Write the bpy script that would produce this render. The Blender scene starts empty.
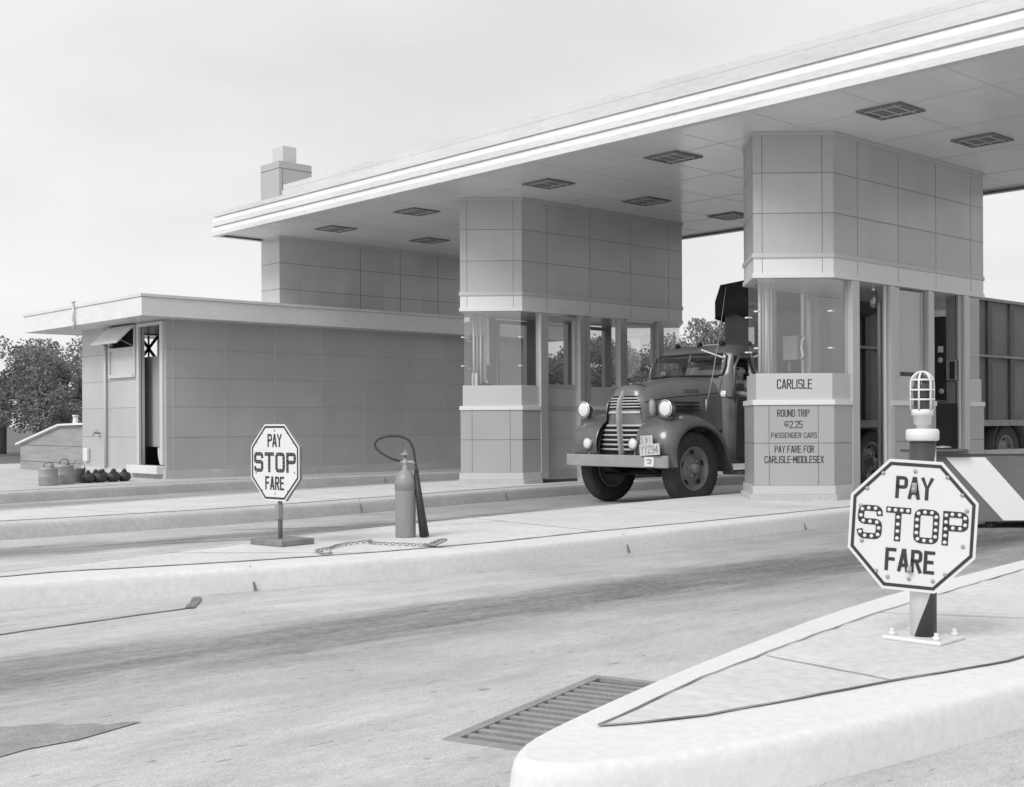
import bpy, bmesh, math, random
from mathutils import Vector, Matrix
from mathutils.geometry import tessellate_polygon
random.seed(7)
C = bpy.context.scene.collection
SC = bpy.context.scene
K = 0.16                      # island height above the road
PI = math.pi

# ------------------------------------------------------------------ materials
def nmat(name):
    m = bpy.data.materials.new(name); m.use_nodes = True
    nt = m.node_tree; b = nt.nodes['Principled BSDF']
    return m, nt, b
def N(nt, typ, **kw):
    n = nt.nodes.new(typ)
    for k, v in kw.items():
        if k == 'op': n.operation = v
        else: setattr(n, k, v)
    return n
def gray(name, v, rough=.5, var=.08, scale=3., metallic=0., bump=0., fine=0., stretch=(1,1,1), spec=.5, bscale=None, coat=0., panel=None, pv=.05):
    m, nt, b = nmat(name)
    tc = N(nt, 'ShaderNodeTexCoord'); mp = N(nt, 'ShaderNodeMapping'); mp.inputs['Scale'].default_value = stretch
    nt.links.new(tc.outputs['Object'], mp.inputs['Vector'])
    n = N(nt, 'ShaderNodeTexNoise'); n.inputs['Scale'].default_value = scale; n.inputs['Detail'].default_value = 6; n.inputs['Roughness'].default_value = .6
    nt.links.new(mp.outputs[0], n.inputs['Vector'])
    mr = N(nt, 'ShaderNodeMapRange'); mr.inputs[1].default_value = .25; mr.inputs[2].default_value = .75
    mr.inputs[3].default_value = v*(1-var); mr.inputs[4].default_value = v*(1+var)
    nt.links.new(n.outputs['Fac'], mr.inputs[0])
    out = mr.outputs[0]
    if fine:
        n2 = N(nt, 'ShaderNodeTexNoise'); n2.inputs['Scale'].default_value = scale*14; n2.inputs['Detail'].default_value = 4
        nt.links.new(mp.outputs[0], n2.inputs['Vector'])
        mr2 = N(nt, 'ShaderNodeMapRange'); mr2.inputs[1].default_value = .3; mr2.inputs[2].default_value = .7
        mr2.inputs[3].default_value = 1-fine; mr2.inputs[4].default_value = 1+fine
        nt.links.new(n2.outputs['Fac'], mr2.inputs[0])
        mu = N(nt, 'ShaderNodeMath', op='MULTIPLY'); nt.links.new(out, mu.inputs[0]); nt.links.new(mr2.outputs[0], mu.inputs[1]); out = mu.outputs[0]
    if panel:   # each enamelled sheet came out of the kiln a slightly different tone
        px0,pdx,pz0,pdz = panel
        sp = N(nt,'ShaderNodeSeparateXYZ'); nt.links.new(tc.outputs['Object'], sp.inputs[0]); gn = N(nt,'ShaderNodeNewGeometry'); sn = N(nt,'ShaderNodeSeparateXYZ'); nt.links.new(gn.outputs['Normal'], sn.inputs[0])
        def mm(op,a,b_):
            q = N(nt,'ShaderNodeMath',op=op)
            for i,z in enumerate((a,b_)):
                if isinstance(z,(int,float)): q.inputs[i].default_value = z
                else: nt.links.new(z,q.inputs[i])
            return q.outputs[0]
        ix = mm('FLOOR', mm('DIVIDE', mm('SUBTRACT', sp.outputs['X'], px0), pdx), 0); iz = mm('FLOOR', mm('DIVIDE', mm('SUBTRACT', sp.outputs['Z'], pz0), pdz), 0)
        ix = mm('MULTIPLY', ix, mm('GREATER_THAN', mm('ABSOLUTE', sn.outputs['Y'], 0), .9))
        cv = N(nt,'ShaderNodeCombineXYZ'); nt.links.new(ix,cv.inputs[0]); nt.links.new(iz,cv.inputs[1]); nt.links.new(mm('ROUND', mm('MULTIPLY', sn.outputs['X'], 2), 0), cv.inputs[2])
        wn = N(nt,'ShaderNodeTexWhiteNoise'); nt.links.new(cv.outputs[0], wn.inputs['Vector'])
        mr3 = N(nt,'ShaderNodeMapRange'); nt.links.new(wn.outputs['Value'], mr3.inputs[0]); mr3.inputs[3].default_value = 1-pv; mr3.inputs[4].default_value = 1+pv
        out = mm('MULTIPLY', out, mr3.outputs[0])
    cb = N(nt, 'ShaderNodeCombineColor')
    for i in range(3): nt.links.new(out, cb.inputs[i])
    nt.links.new(cb.outputs[0], b.inputs['Base Color'])
    b.inputs['Roughness'].default_value = rough; b.inputs['Metallic'].default_value = metallic
    b.inputs['Specular IOR Level'].default_value = spec; b.inputs['Coat Weight'].default_value = coat
    if bump:
        nb = N(nt, 'ShaderNodeTexNoise'); nb.inputs['Scale'].default_value = bscale or scale*10; nb.inputs['Detail'].default_value = 5
        nt.links.new(mp.outputs[0], nb.inputs['Vector'])
        bp = N(nt, 'ShaderNodeBump'); bp.inputs['Strength'].default_value = bump; bp.inputs['Distance'].default_value = .01
        nt.links.new(nb.outputs['Fac'], bp.inputs['Height']); nt.links.new(bp.outputs[0], b.inputs['Normal'])
    return m

M = {}
M['kerb'] = gray('kerb_concrete', .66, .85, .05, 1.7, bump=.2, fine=.06, bscale=70)
M['kerb_white'] = gray('painted_kerb', .70, .8, .03, 1.9, bump=.18, fine=.05, bscale=70)
M['kerb_old'] = gray('old_kerb_concrete', .50, .9, .13, 1.6, bump=.2, fine=.08, bscale=70)
M['slab'] = gray('slab_concrete', .61, .85, .11, 1.4, bump=.25, fine=.09, bscale=60)
M['tar'] = gray('tar_joint', .17, .8, .4, 6)
M['patch'] = gray('asphalt_patch', .28, .9, .25, 5, fine=.2)
M['enamel'] = gray('gray_enamel', .52, .24, .11, 1.1, spec=.55, bump=.10, bscale=1.1, stretch=(1,1,.45), panel=(-1.45,.98,3.575,.5))
M['enamel_dado'] = gray('dado_enamel', .41, .25, .07, 1.3, spec=.5, bump=.05, bscale=1.5)
M['enamel_wall'] = gray('wall_enamel', .45, .32, .10, 1.1, spec=.45, bump=.10, bscale=1.2, stretch=(1,1,.45), panel=(.14,1.04,.75,.53), pv=.04)
M['enamel_pale'] = gray('pale_enamel', .56, .3, .04, 1.2, spec=.45)
M['enamel_white'] = gray('white_enamel', .76, .28, .03, 1.2, spec=.5)
M['ceiling'] = gray('ceiling_panel', .80, .22, .10, .55, stretch=(.5,1.6,1), spec=.6, bump=.10, bscale=.9)
M['fascia'] = gray('fascia_white', .72, .35, .05, .9, stretch=(1,.35,1), fine=.05)
M['fascia_gray'] = gray('fascia_gray', .66, .5, .12, 1.3, stretch=(1,.4,2.5), fine=.08)
M['seam'] = gray('panel_seam', .12, .6, .2, 4)
M['seam_pale'] = gray('pale_batten', .52, .4, .08, 3)
M['alu'] = gray('aluminium_post', .52, .35, .06, 2, metallic=.25)
M['darkin'] = gray('dark_interior', .10, .8, .2, 2)
M['midin'] = gray('gray_interior', .28, .6, .1, 2)
M['black'] = gray('black_paint', .016, .45, .2, 6)
M['blackletter'] = gray('letter_black', .03, .5, .2, 12)
M['white'] = gray('white_paint', .70, .4, .04, 3, fine=.02)
M['signwhite'] = gray('sign_white', .68, .3, .03, 2.5)
M['steel'] = gray('worn_steel', .28, .5, .3, 14, metallic=.4, fine=.2)
M['dullmetal'] = gray('dull_metal', .22, .6, .25, 8, metallic=.2)
M['chrome'] = gray('bright_metal', .75, .18, .03, 4, metallic=.9)
M['truck'] = gray('truck_paint', .14, .30, .22, 2.6, fine=.08, spec=.55, coat=.3)
M['truck_fender'] = gray('fender_paint', .105, .28, .28, 3.4, fine=.10, spec=.55, coat=.35)
M['truck_door'] = gray('door_paint', .06, .5, .18, 3)
M['bumper'] = gray('bumper_paint', .30, .5, .15, 4, fine=.05)
M['rubber'] = gray('tyre_rubber', .04, .8, .3, 5, fine=.25)
M['rim'] = gray('wheel_paint', .17, .5, .25, 8, fine=.12)
M['trailer'] = gray('trailer_panel', .13, .7, .2, 1.5, fine=.08)
M['trailer_rib'] = gray('trailer_rib', .08, .7, .2, 3)
M['tarp'] = gray('black_tarp', .02, .75, .3, 3, bump=.6, bscale=5)
M['extpaint'] = gray('cylinder_paint', .27, .42, .08, 4, fine=.06)
M['hose'] = gray('hose_rubber', .03, .55, .2, 8)
M['torch'] = gray('torch_black', .04, .55, .35, 9)
M['darkdoor'] = gray('dark_door', .03, .85, .2, 4, spec=.15)
M['grillebar'] = gray('grille_bar_paint', .50, .3, .1, 9)
M['parapet'] = gray('parapet_metal', .62, .6, .13, 1.4, stretch=(1,.35,2.5), fine=.06)
M['seam_ceil'] = gray('ceiling_seam', .46, .6, .1, 3)
M['seam_soft'] = gray('soft_seam', .24, .6, .15, 3)
M['lampdark'] = gray('lamp_recess', .17, .5, .3, 9)
M['white_bright'] = gray('bright_white_paint', .82, .45, .03, 3)
M['strip_paint'] = gray('strip_paint', .33, .35, .06, 3)
M['galv'] = gray('galvanised', .33, .5, .25, 6, metallic=.3, fine=.12)
M['wood'] = gray('weathered_board', .30, .8, .2, 1.2, stretch=(1,1,9), fine=.08)
M['roofwhite'] = gray('white_roof', .72, .7, .08, 2)
M['skin'] = gray('skin', .46, .55, .06, 9)
M['shirt'] = gray('shirt', .16, .9, .15, 6)
M['hair'] = gray('hair', .02, .7, .3, 30)
M['bark'] = gray('bark', .10, .95, .3, 5, stretch=(1,1,.2))
M['grass'] = gray('grass', .13, .95, .35, .6, fine=.3)
M['stripe_gray'] = gray('barrier_gray', .15, .6, .15, 2, fine=.05)
M['paper'] = gray('paper', .7, .8, .05, 4)
M['ironslot'] = gray('pit_black', .012, .95, .2, 4)  # near-black colour that paints the dark of pit and openings
M['grate'] = gray('grate_iron', .27, .7, .2, 7, fine=.15)

def leaf_mat(name, v):
    m, nt, b = nmat(name)
    oi = N(nt, 'ShaderNodeObjectInfo'); ge = N(nt, 'ShaderNodeNewGeometry')
    mr = N(nt, 'ShaderNodeMapRange'); mr.inputs[3].default_value = v*.55; mr.inputs[4].default_value = v*1.5
    nt.links.new(ge.outputs['Random Per Island'], mr.inputs[0])
    mr2 = N(nt, 'ShaderNodeMapRange'); mr2.inputs[3].default_value = .8; mr2.inputs[4].default_value = 1.25
    nt.links.new(oi.outputs['Random'], mr2.inputs[0])
    mu = N(nt, 'ShaderNodeMath', op='MULTIPLY'); nt.links.new(mr.outputs[0], mu.inputs[0]); nt.links.new(mr2.outputs[0], mu.inputs[1])
    cb = N(nt, 'ShaderNodeCombineColor')
    for i in range(3): nt.links.new(mu.outputs[0], cb.inputs[i])
    nt.links.new(cb.outputs[0], b.inputs['Base Color']); b.inputs['Roughness'].default_value = .5
    tr = N(nt, 'ShaderNodeBsdfTranslucent'); nt.links.new(cb.outputs[0], tr.inputs[0])
    mx = N(nt, 'ShaderNodeMixShader'); mx.inputs[0].default_value = .42
    nt.links.new(b.outputs[0], mx.inputs[1]); nt.links.new(tr.outputs[0], mx.inputs[2])
    nt.links.new(mx.outputs[0], nt.nodes['Material Output'].inputs[0])
    return m
M['leaf'] = leaf_mat('leaves', .24)

def glass_mat(name, tint=.92, gmin=.0):
    m = bpy.data.materials.new(name); m.use_nodes = True; nt = m.node_tree; nt.nodes.clear()
    o = N(nt, 'ShaderNodeOutputMaterial'); ge = N(nt, 'ShaderNodeNewGeometry'); dt = N(nt, 'ShaderNodeVectorMath'); dt.operation = 'DOT_PRODUCT'
    nt.links.new(ge.outputs['Incoming'], dt.inputs[0]); nt.links.new(ge.outputs['Normal'], dt.inputs[1])
    ab = N(nt, 'ShaderNodeMath', op='ABSOLUTE'); nt.links.new(dt.outputs['Value'], ab.inputs[0])
    sb = N(nt, 'ShaderNodeMath', op='SUBTRACT'); sb.inputs[0].default_value = 1; nt.links.new(ab.outputs[0], sb.inputs[1])
    pw = N(nt, 'ShaderNodeMath', op='POWER'); nt.links.new(sb.outputs[0], pw.inputs[0]); pw.inputs[1].default_value = 5
    f = N(nt, 'ShaderNodeMath', op='MULTIPLY_ADD'); nt.links.new(pw.outputs[0], f.inputs[0]); f.inputs[1].default_value = .92; f.inputs[2].default_value = .08
    t = N(nt, 'ShaderNodeBsdfTransparent'); t.inputs[0].default_value = (tint,)*3+(1,)
    g = N(nt, 'ShaderNodeBsdfGlossy'); g.inputs[0].default_value = (1,1,1,1); g.inputs['Roughness'].default_value = .0
    ad = N(nt, 'ShaderNodeMath', op='ADD'); ad.inputs[1].default_value = gmin; ad.use_clamp = True
    nt.links.new(f.outputs[0], ad.inputs[0])
    mx = N(nt, 'ShaderNodeMixShader'); nt.links.new(ad.outputs[0], mx.inputs[0]); nt.links.new(t.outputs[0], mx.inputs[1]); nt.links.new(g.outputs[0], mx.inputs[2])
    nt.links.new(mx.outputs[0], o.inputs[0]); return m
M['glass'] = glass_mat('window_glass', .90, .08)
M['glass_dark'] = glass_mat('cab_glass', .62, .05)
M['lens'] = glass_mat('lamp_glass', .6, .12)

def road_mat():
    m, nt, b = nmat('road_concrete')
    L = nt.links.new
    tc = N(nt, 'ShaderNodeTexCoord'); sp = N(nt, 'ShaderNodeSeparateXYZ'); L(tc.outputs['Object'], sp.inputs[0])
    def noise(scale, st, det=6):
        mp = N(nt, 'ShaderNodeMapping'); mp.inputs['Scale'].default_value = st; L(tc.outputs['Object'], mp.inputs[0])
        n = N(nt, 'ShaderNodeTexNoise'); n.inputs['Scale'].default_value = scale; n.inputs['Detail'].default_value = det; n.inputs['Roughness'].default_value = .62
        L(mp.outputs[0], n.inputs[0]); return n.outputs['Fac']
    def rng(x, a, b_, c, d, smooth=False):
        r = N(nt, 'ShaderNodeMapRange'); r.inputs[1].default_value = a; r.inputs[2].default_value = b_; r.inputs[3].default_value = c; r.inputs[4].default_value = d
        if smooth: r.interpolation_type = 'SMOOTHSTEP'
        L(x, r.inputs[0]); return r.outputs[0]
    def ma(op, a, b_):
        n = N(nt, 'ShaderNodeMath', op=op)
        for i, q in enumerate((a, b_)):
            if isinstance(q, (int, float)): n.inputs[i].default_value = q
            else: L(q, n.inputs[i])
        return n.outputs[0]
    base = rng(noise(.7, (1,1,1)), .25, .75, .44, .54)
    base = ma('MULTIPLY', base, ma('MULTIPLY', rng(noise(95, (1,1,1), 5), .32, .68, .80, 1.18), rng(noise(24, (.7,1.3,1), 5), .3, .7, .90, 1.10)))
    base = ma('MULTIPLY', base, rng(noise(2.2, (.35,2.4,1)), .3, .7, .90, 1.08))
    wob = ma('MULTIPLY', ma('SUBTRACT', noise(1.1, (.5,1,1)), .5), .9)
    wob2 = ma('MULTIPLY', ma('SUBTRACT', noise(5., (.3,3,1)), .5), .55)
    tot = base
    for yc, hw, st in ((5.66, .50, .62), (5.2, .95, .16), (11.2, .45, .66), (17.6, .5, .4), (-.6, .5, .5)):
        d = ma('ABSOLUTE', ma('SUBTRACT', ma('ADD', ma('ADD', sp.outputs['Y'], wob), wob2), yc), 0)
        f = rng(d, hw*.30, hw*1.40, st, 0, True)
        f = ma('MULTIPLY', f, rng(noise(3.0, (.25,2,1)), .25, .7, .55, 1.1))
        f = ma('MULTIPLY', f, rng(noise(26, (.5,1.6,1), 5), .35, .65, .70, 1.2))
        # heavier where lorries stand at the booths
        f = ma('MULTIPLY', f, rng(sp.outputs['X'], 2, 13, .85, 1.25))
        tot = ma('MULTIPLY', tot, ma('SUBTRACT', 1, f))
    # scattered oil spots
    vo = noise(6, (1,1.6,1), 2)
    tot = ma('MULTIPLY', tot, rng(vo, .70, .76, 1, .55, True))
    fl = noise(17, (.45,1.7,1), 3)
    tot = ma('MULTIPLY', tot, rng(fl, .63, .68, 1, .62, True))
    fl2 = noise(1.9, (.6,1.3,1), 5)
    tot = ma('MULTIPLY', tot, rng(fl2, .35, .68, 1.06, .86, True))
    # road grows darker along X towards the canopy
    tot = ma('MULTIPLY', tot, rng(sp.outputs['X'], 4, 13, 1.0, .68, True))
    cb = N(nt, 'ShaderNodeCombineColor')
    for i in range(3): L(tot, cb.inputs[i])
    L(cb.outputs[0], b.inputs['Base Color']); b.inputs['Roughness'].default_value = .75
    bp = N(nt, 'ShaderNodeBump'); bp.inputs['Strength'].default_value = .25; bp.inputs['Distance'].default_value = .006
    L(noise(70, (1,1,1), 4), bp.inputs['Height']); L(bp.outputs[0], b.inputs['Normal'])
    return m
M['road'] = road_mat()
def stripe_mat():
    m, nt, b = nmat('post_stripe'); L = nt.links.new
    tc = N(nt,'ShaderNodeTexCoord'); sp = N(nt,'ShaderNodeSeparateXYZ'); L(tc.outputs['Object'],sp.inputs[0])
    a = N(nt,'ShaderNodeMath',op='ARCTAN2'); L(sp.outputs['Y'],a.inputs[0]); L(sp.outputs['X'],a.inputs[1])
    d = N(nt,'ShaderNodeMath',op='DIVIDE'); L(a.outputs[0],d.inputs[0]); d.inputs[1].default_value = 2*math.pi
    k = N(nt,'ShaderNodeMath',op='MULTIPLY_ADD'); L(sp.outputs['Z'],k.inputs[0]); k.inputs[1].default_value = -1.05; k.inputs[2].default_value = 5.375
    q = N(nt,'ShaderNodeMath',op='ADD'); L(d.outputs[0],q.inputs[0]); L(k.outputs[0],q.inputs[1])
    f = N(nt,'ShaderNodeMath',op='FRACT'); L(q.outputs[0],f.inputs[0])
    g = N(nt,'ShaderNodeMath',op='LESS_THAN'); L(f.outputs[0],g.inputs[0]); g.inputs[1].default_value = .46
    mr = N(nt,'ShaderNodeMapRange'); L(g.outputs[0],mr.inputs[0]); mr.inputs[3].default_value = .74; mr.inputs[4].default_value = .055
    cb = N(nt,'ShaderNodeCombineColor')
    for i in range(3): L(mr.outputs[0],cb.inputs[i])
    L(cb.outputs[0],b.inputs['Base Color']); b.inputs['Roughness'].default_value = .45
    return m
M['post_stripe'] = stripe_mat()

# ------------------------------------------------------------------ mesh builder
LOC = {}
class MB:
    def __init__(s): s.v = []; s.f = []; s.m = []; s.mi = 0; s.sm = []; s.smooth = False
    def add(s, vs, fs):
        o = len(s.v); s.v += [tuple(p) for p in vs]
        for f in fs: s.f.append(tuple(i+o for i in f)); s.m.append(s.mi); s.sm.append(s.smooth)
        return s
    def box(s, x0, x1, y0, y1, z0, z1):
        vs = [(x,y,z) for z in (z0,z1) for y in (y0,y1) for x in (x0,x1)]
        return s.add(vs, [(0,2,3,1),(4,5,7,6),(0,1,5,4),(1,3,7,5),(3,2,6,7),(2,0,4,6)])
    def bar(s, p, q, w, h, up=(0,0,1)):
        p = Vector(p); q = Vector(q); d = (q-p).normalized(); u = Vector(up); r = d.cross(u)
        if r.length < 1e-4: r = d.cross(Vector((1,0,0)))
        r.normalize(); u = r.cross(d).normalized()
        vs = [e + r*a*w/2 + u*b*h/2 for e in (p,q) for a,b in ((-1,-1),(1,-1),(1,1),(-1,1))]
        return s.add(vs, [(3,2,1,0),(4,5,6,7),(0,1,5,4),(1,2,6,5),(2,3,7,6),(3,0,4,7)])
    def prism(s, poly, z0, z1):
        n = len(poly); vs = [(x,y,z0) for x,y in poly]+[(x,y,z1) for x,y in poly]
        fs = [tuple(range(n-1,-1,-1)), tuple(range(n,2*n))] + [(i,(i+1)%n,(i+1)%n+n,i+n) for i in range(n)]
        return s.add(vs, fs)
    def sheet(s, outer, z, holes=()):
        loops = [[Vector((x,y,0)) for x,y in outer]] + [[Vector((x,y,0)) for x,y in h] for h in holes]
        flat = [p for l in loops for p in l]
        vs = [(p.x,p.y,z) for p in flat]; fs = []
        for t in tessellate_polygon(loops):
            a,b,c = (flat[i] for i in t)
            fs.append(t if (b-a).cross(c-a).z > 0 else (t[0],t[2],t[1]))
        return s.add(vs, fs)
    def tube(s, pts, r, n=8, cap=True, closed=False):
        pts = [Vector(p) for p in pts]; k = len(pts); rs = r if isinstance(r, (list,tuple)) else [r]*k
        vs = []; prev = None
        for i,p in enumerate(pts):
            if closed: d = pts[(i+1)%k]-pts[i-1]
            else: d = pts[min(i+1,k-1)]-pts[max(i-1,0)]
            d.normalize()
            if prev is None:
                a = Vector((0,0,1)) if abs(d.z) < .9 else Vector((1,0,0)); u = d.cross(a).normalized()
            else:
                u = prev - d*prev.dot(d); u.normalize()
            prev = u; w = d.cross(u)
            vs += [p + (u*math.cos(2*PI*j/n)+w*math.sin(2*PI*j/n))*rs[i] for j in range(n)]
        fs = []
        for i in range(k if closed else k-1):
            a = i*n; b = ((i+1)%k)*n
            fs += [(a+j, a+(j+1)%n, b+(j+1)%n, b+j) for j in range(n)]
        if cap and not closed: fs += [tuple(range(n-1,-1,-1)), tuple(range((k-1)*n, k*n))]
        sm = s.smooth; s.smooth = True; s.add(vs, fs); s.smooth = sm
        return s
    def lathe(s, prof, c=(0,0,0), ax='z', n=24, cap=True):
        vs = []
        for r,h in prof:
            for j in range(n):
                a = 2*PI*j/n; x,y = r*math.cos(a), r*math.sin(a)
                q = {'z':(x,y,h),'x':(h,x,y),'y':(y,h,x)}[ax]
                vs.append((q[0]+c[0], q[1]+c[1], q[2]+c[2]))
        fs = []
        for i in range(len(prof)-1):
            fs += [(i*n+j, i*n+(j+1)%n, (i+1)*n+(j+1)%n, (i+1)*n+j) for j in range(n)]
        if cap:
            if prof[0][0] > 1e-6: fs.append(tuple(range(n-1,-1,-1)))
            k = len(prof)-1
            if prof[k][0] > 1e-6: fs.append(tuple(range(k*n, k*n+n)))
        sm = s.smooth; s.smooth = True; s.add(vs, fs); s.smooth = sm
        return s
    def ell(s, c, r, n=12, m=8):
        prof = [(max(1e-5, math.sin(PI*i/m)), -math.cos(PI*i/m)) for i in range(m+1)]
        vs = []; 
        for pr,h in prof:
            vs += [(c[0]+r[0]*pr*math.cos(2*PI*j/n), c[1]+r[1]*pr*math.sin(2*PI*j/n), c[2]+r[2]*h) for j in range(n)]
        fs = [(i*n+j, i*n+(j+1)%n, (i+1)*n+(j+1)%n, (i+1)*n+j) for i in range(m) for j in range(n)]
        sm = s.smooth; s.smooth = True; s.add(vs, fs); s.smooth = sm
        return s
    def loft(s, secs, closed=False, caps=False):
        n = len(secs[0]); vs = [p for q in secs for p in q]; fs = []
        for i in range(len(secs)-1):
            for j in range(n if closed else n-1):
                a = i*n+j; b = i*n+(j+1)%n
                fs.append((a, b, b+n, a+n))
        if caps: fs += [tuple(range(n-1,-1,-1)), tuple(range((len(secs)-1)*n, len(secs)*n))]
        sm = s.smooth; s.smooth = True; s.add(vs, fs); s.smooth = sm
        return s
    def build(s, name, mats, parent=None, world=True, bevel=0, sub=0, solid=0, fixn=True, autos=True, segs=2):
        me = bpy.data.meshes.new(name)
        off = Vector((0,0,0))
        if parent is not None and world:
            p = parent
            while p is not None:
                off += Vector(LOC.get(p, (0,0,0))); p = p.parent
        me.from_pydata([tuple(Vector(q)-off) for q in s.v], [], s.f)
        mats = mats if isinstance(mats, (list,tuple)) else [mats]
        for m in mats: me.materials.append(M[m] if isinstance(m,str) else m)
        for i,p in enumerate(me.polygons): p.material_index = s.m[i]; p.use_smooth = s.sm[i]
        if fixn:
            bm = bmesh.new(); bm.from_mesh(me); bmesh.ops.recalc_face_normals(bm, faces=bm.faces); bm.to_mesh(me); bm.free()
        me.update()
        o = bpy.data.objects.new(name, me); C.objects.link(o)
        if parent is not None: o.parent = parent
        if solid:
            md = o.modifiers.new('thick','SOLIDIFY'); md.thickness = solid; md.offset = 0
        if bevel:
            md = o.modifiers.new('bevel','BEVEL'); md.width = bevel; md.segments = segs; md.limit_method = 'ANGLE'; md.angle_limit = math.radians(40)
        if sub:
            md = o.modifiers.new('sub','SUBSURF'); md.levels = sub; md.render_levels = sub
        return o

def tag(o, label, cat, group=None):
    o['label'] = label; o['category'] = cat
    if group: o['group'] = group
    return o
def thing(name, label, cat, loc=(0,0,0), rz=0, group=None):
    o = bpy.data.objects.new(name, None); C.objects.link(o); o.location = loc; o.rotation_euler = (0,0,rz)
    o.empty_display_size = .1
    LOC[o] = loc
    return tag(o, label, cat, group)
def struct(o): o['kind'] = 'structure'; return o
def copy_tree(o, parent=None):
    c = o.copy(); C.objects.link(c)
    if parent: c.parent = parent
    for ch in list(o.children): copy_tree(ch, c)
    return c

def offset(pts, d, closed=True):
    """offset a polyline/polygon to the right-hand side of travel (outwards for a CCW polygon)"""
    n = len(pts); out = []
    for i in range(n):
        p = Vector(pts[i])
        a = Vector(pts[i-1]) if (closed or i > 0) else None
        b = Vector(pts[(i+1)%n]) if (closed or i < n-1) else None
        ns = []
        if a is not None: e = (p-a).normalized(); ns.append(Vector((e.y,-e.x)))
        if b is not None: e = (b-p).normalized(); ns.append(Vector((e.y,-e.x)))
        if len(ns) == 1: m = ns[0]
        else:
            m = ns[0]+ns[1]; m = m/ max(.35, m.length_squared/2)
        out.append(tuple(p+m*d))
    return out
def strip(mb, pts, d_out, d_in, z0, z1):
    o = offset(pts, d_out, False); i = offset(pts, -d_in, False)
    return mb.prism(o + i[::-1], z0, z1) if False else strip_quads(mb, o, i, z0, z1)
def strip_quads(mb, o, i, z0, z1):
    n = len(o)
    vs = [(x,y,z0) for x,y in o]+[(x,y,z0) for x,y in i]+[(x,y,z1) for x,y in o]+[(x,y,z1) for x,y in i]
    fs = []
    for k in range(n-1):
        a,b = k,k+1
        fs += [(a,b,b+2*n,a+2*n), (b+n,a+n,a+3*n,b+3*n), (a+2*n,b+2*n,b+3*n,a+3*n), (b,a,a+n,b+n)]
    fs += [(0,2*n,3*n,n), (n-1,2*n-1,4*n-1,3*n-1)]
    return mb.add(vs, fs)
def smooth_poly(pts, it=2):
    for _ in range(it):
        q = []
        n = len(pts)
        for i in range(n):
            a, b = Vector(pts[i]), Vector(pts[(i+1)%n])
            if (b-a).length > 9: q += [tuple(a), tuple(b)] if False else [tuple(a.lerp(b,min(.25,1.2/(b-a).length))), tuple(b.lerp(a,min(.25,1.2/(b-a).length)))]
            else: q += [tuple(a.lerp(b,.25)), tuple(a.lerp(b,.75))]
        pts = q
    return pts

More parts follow.
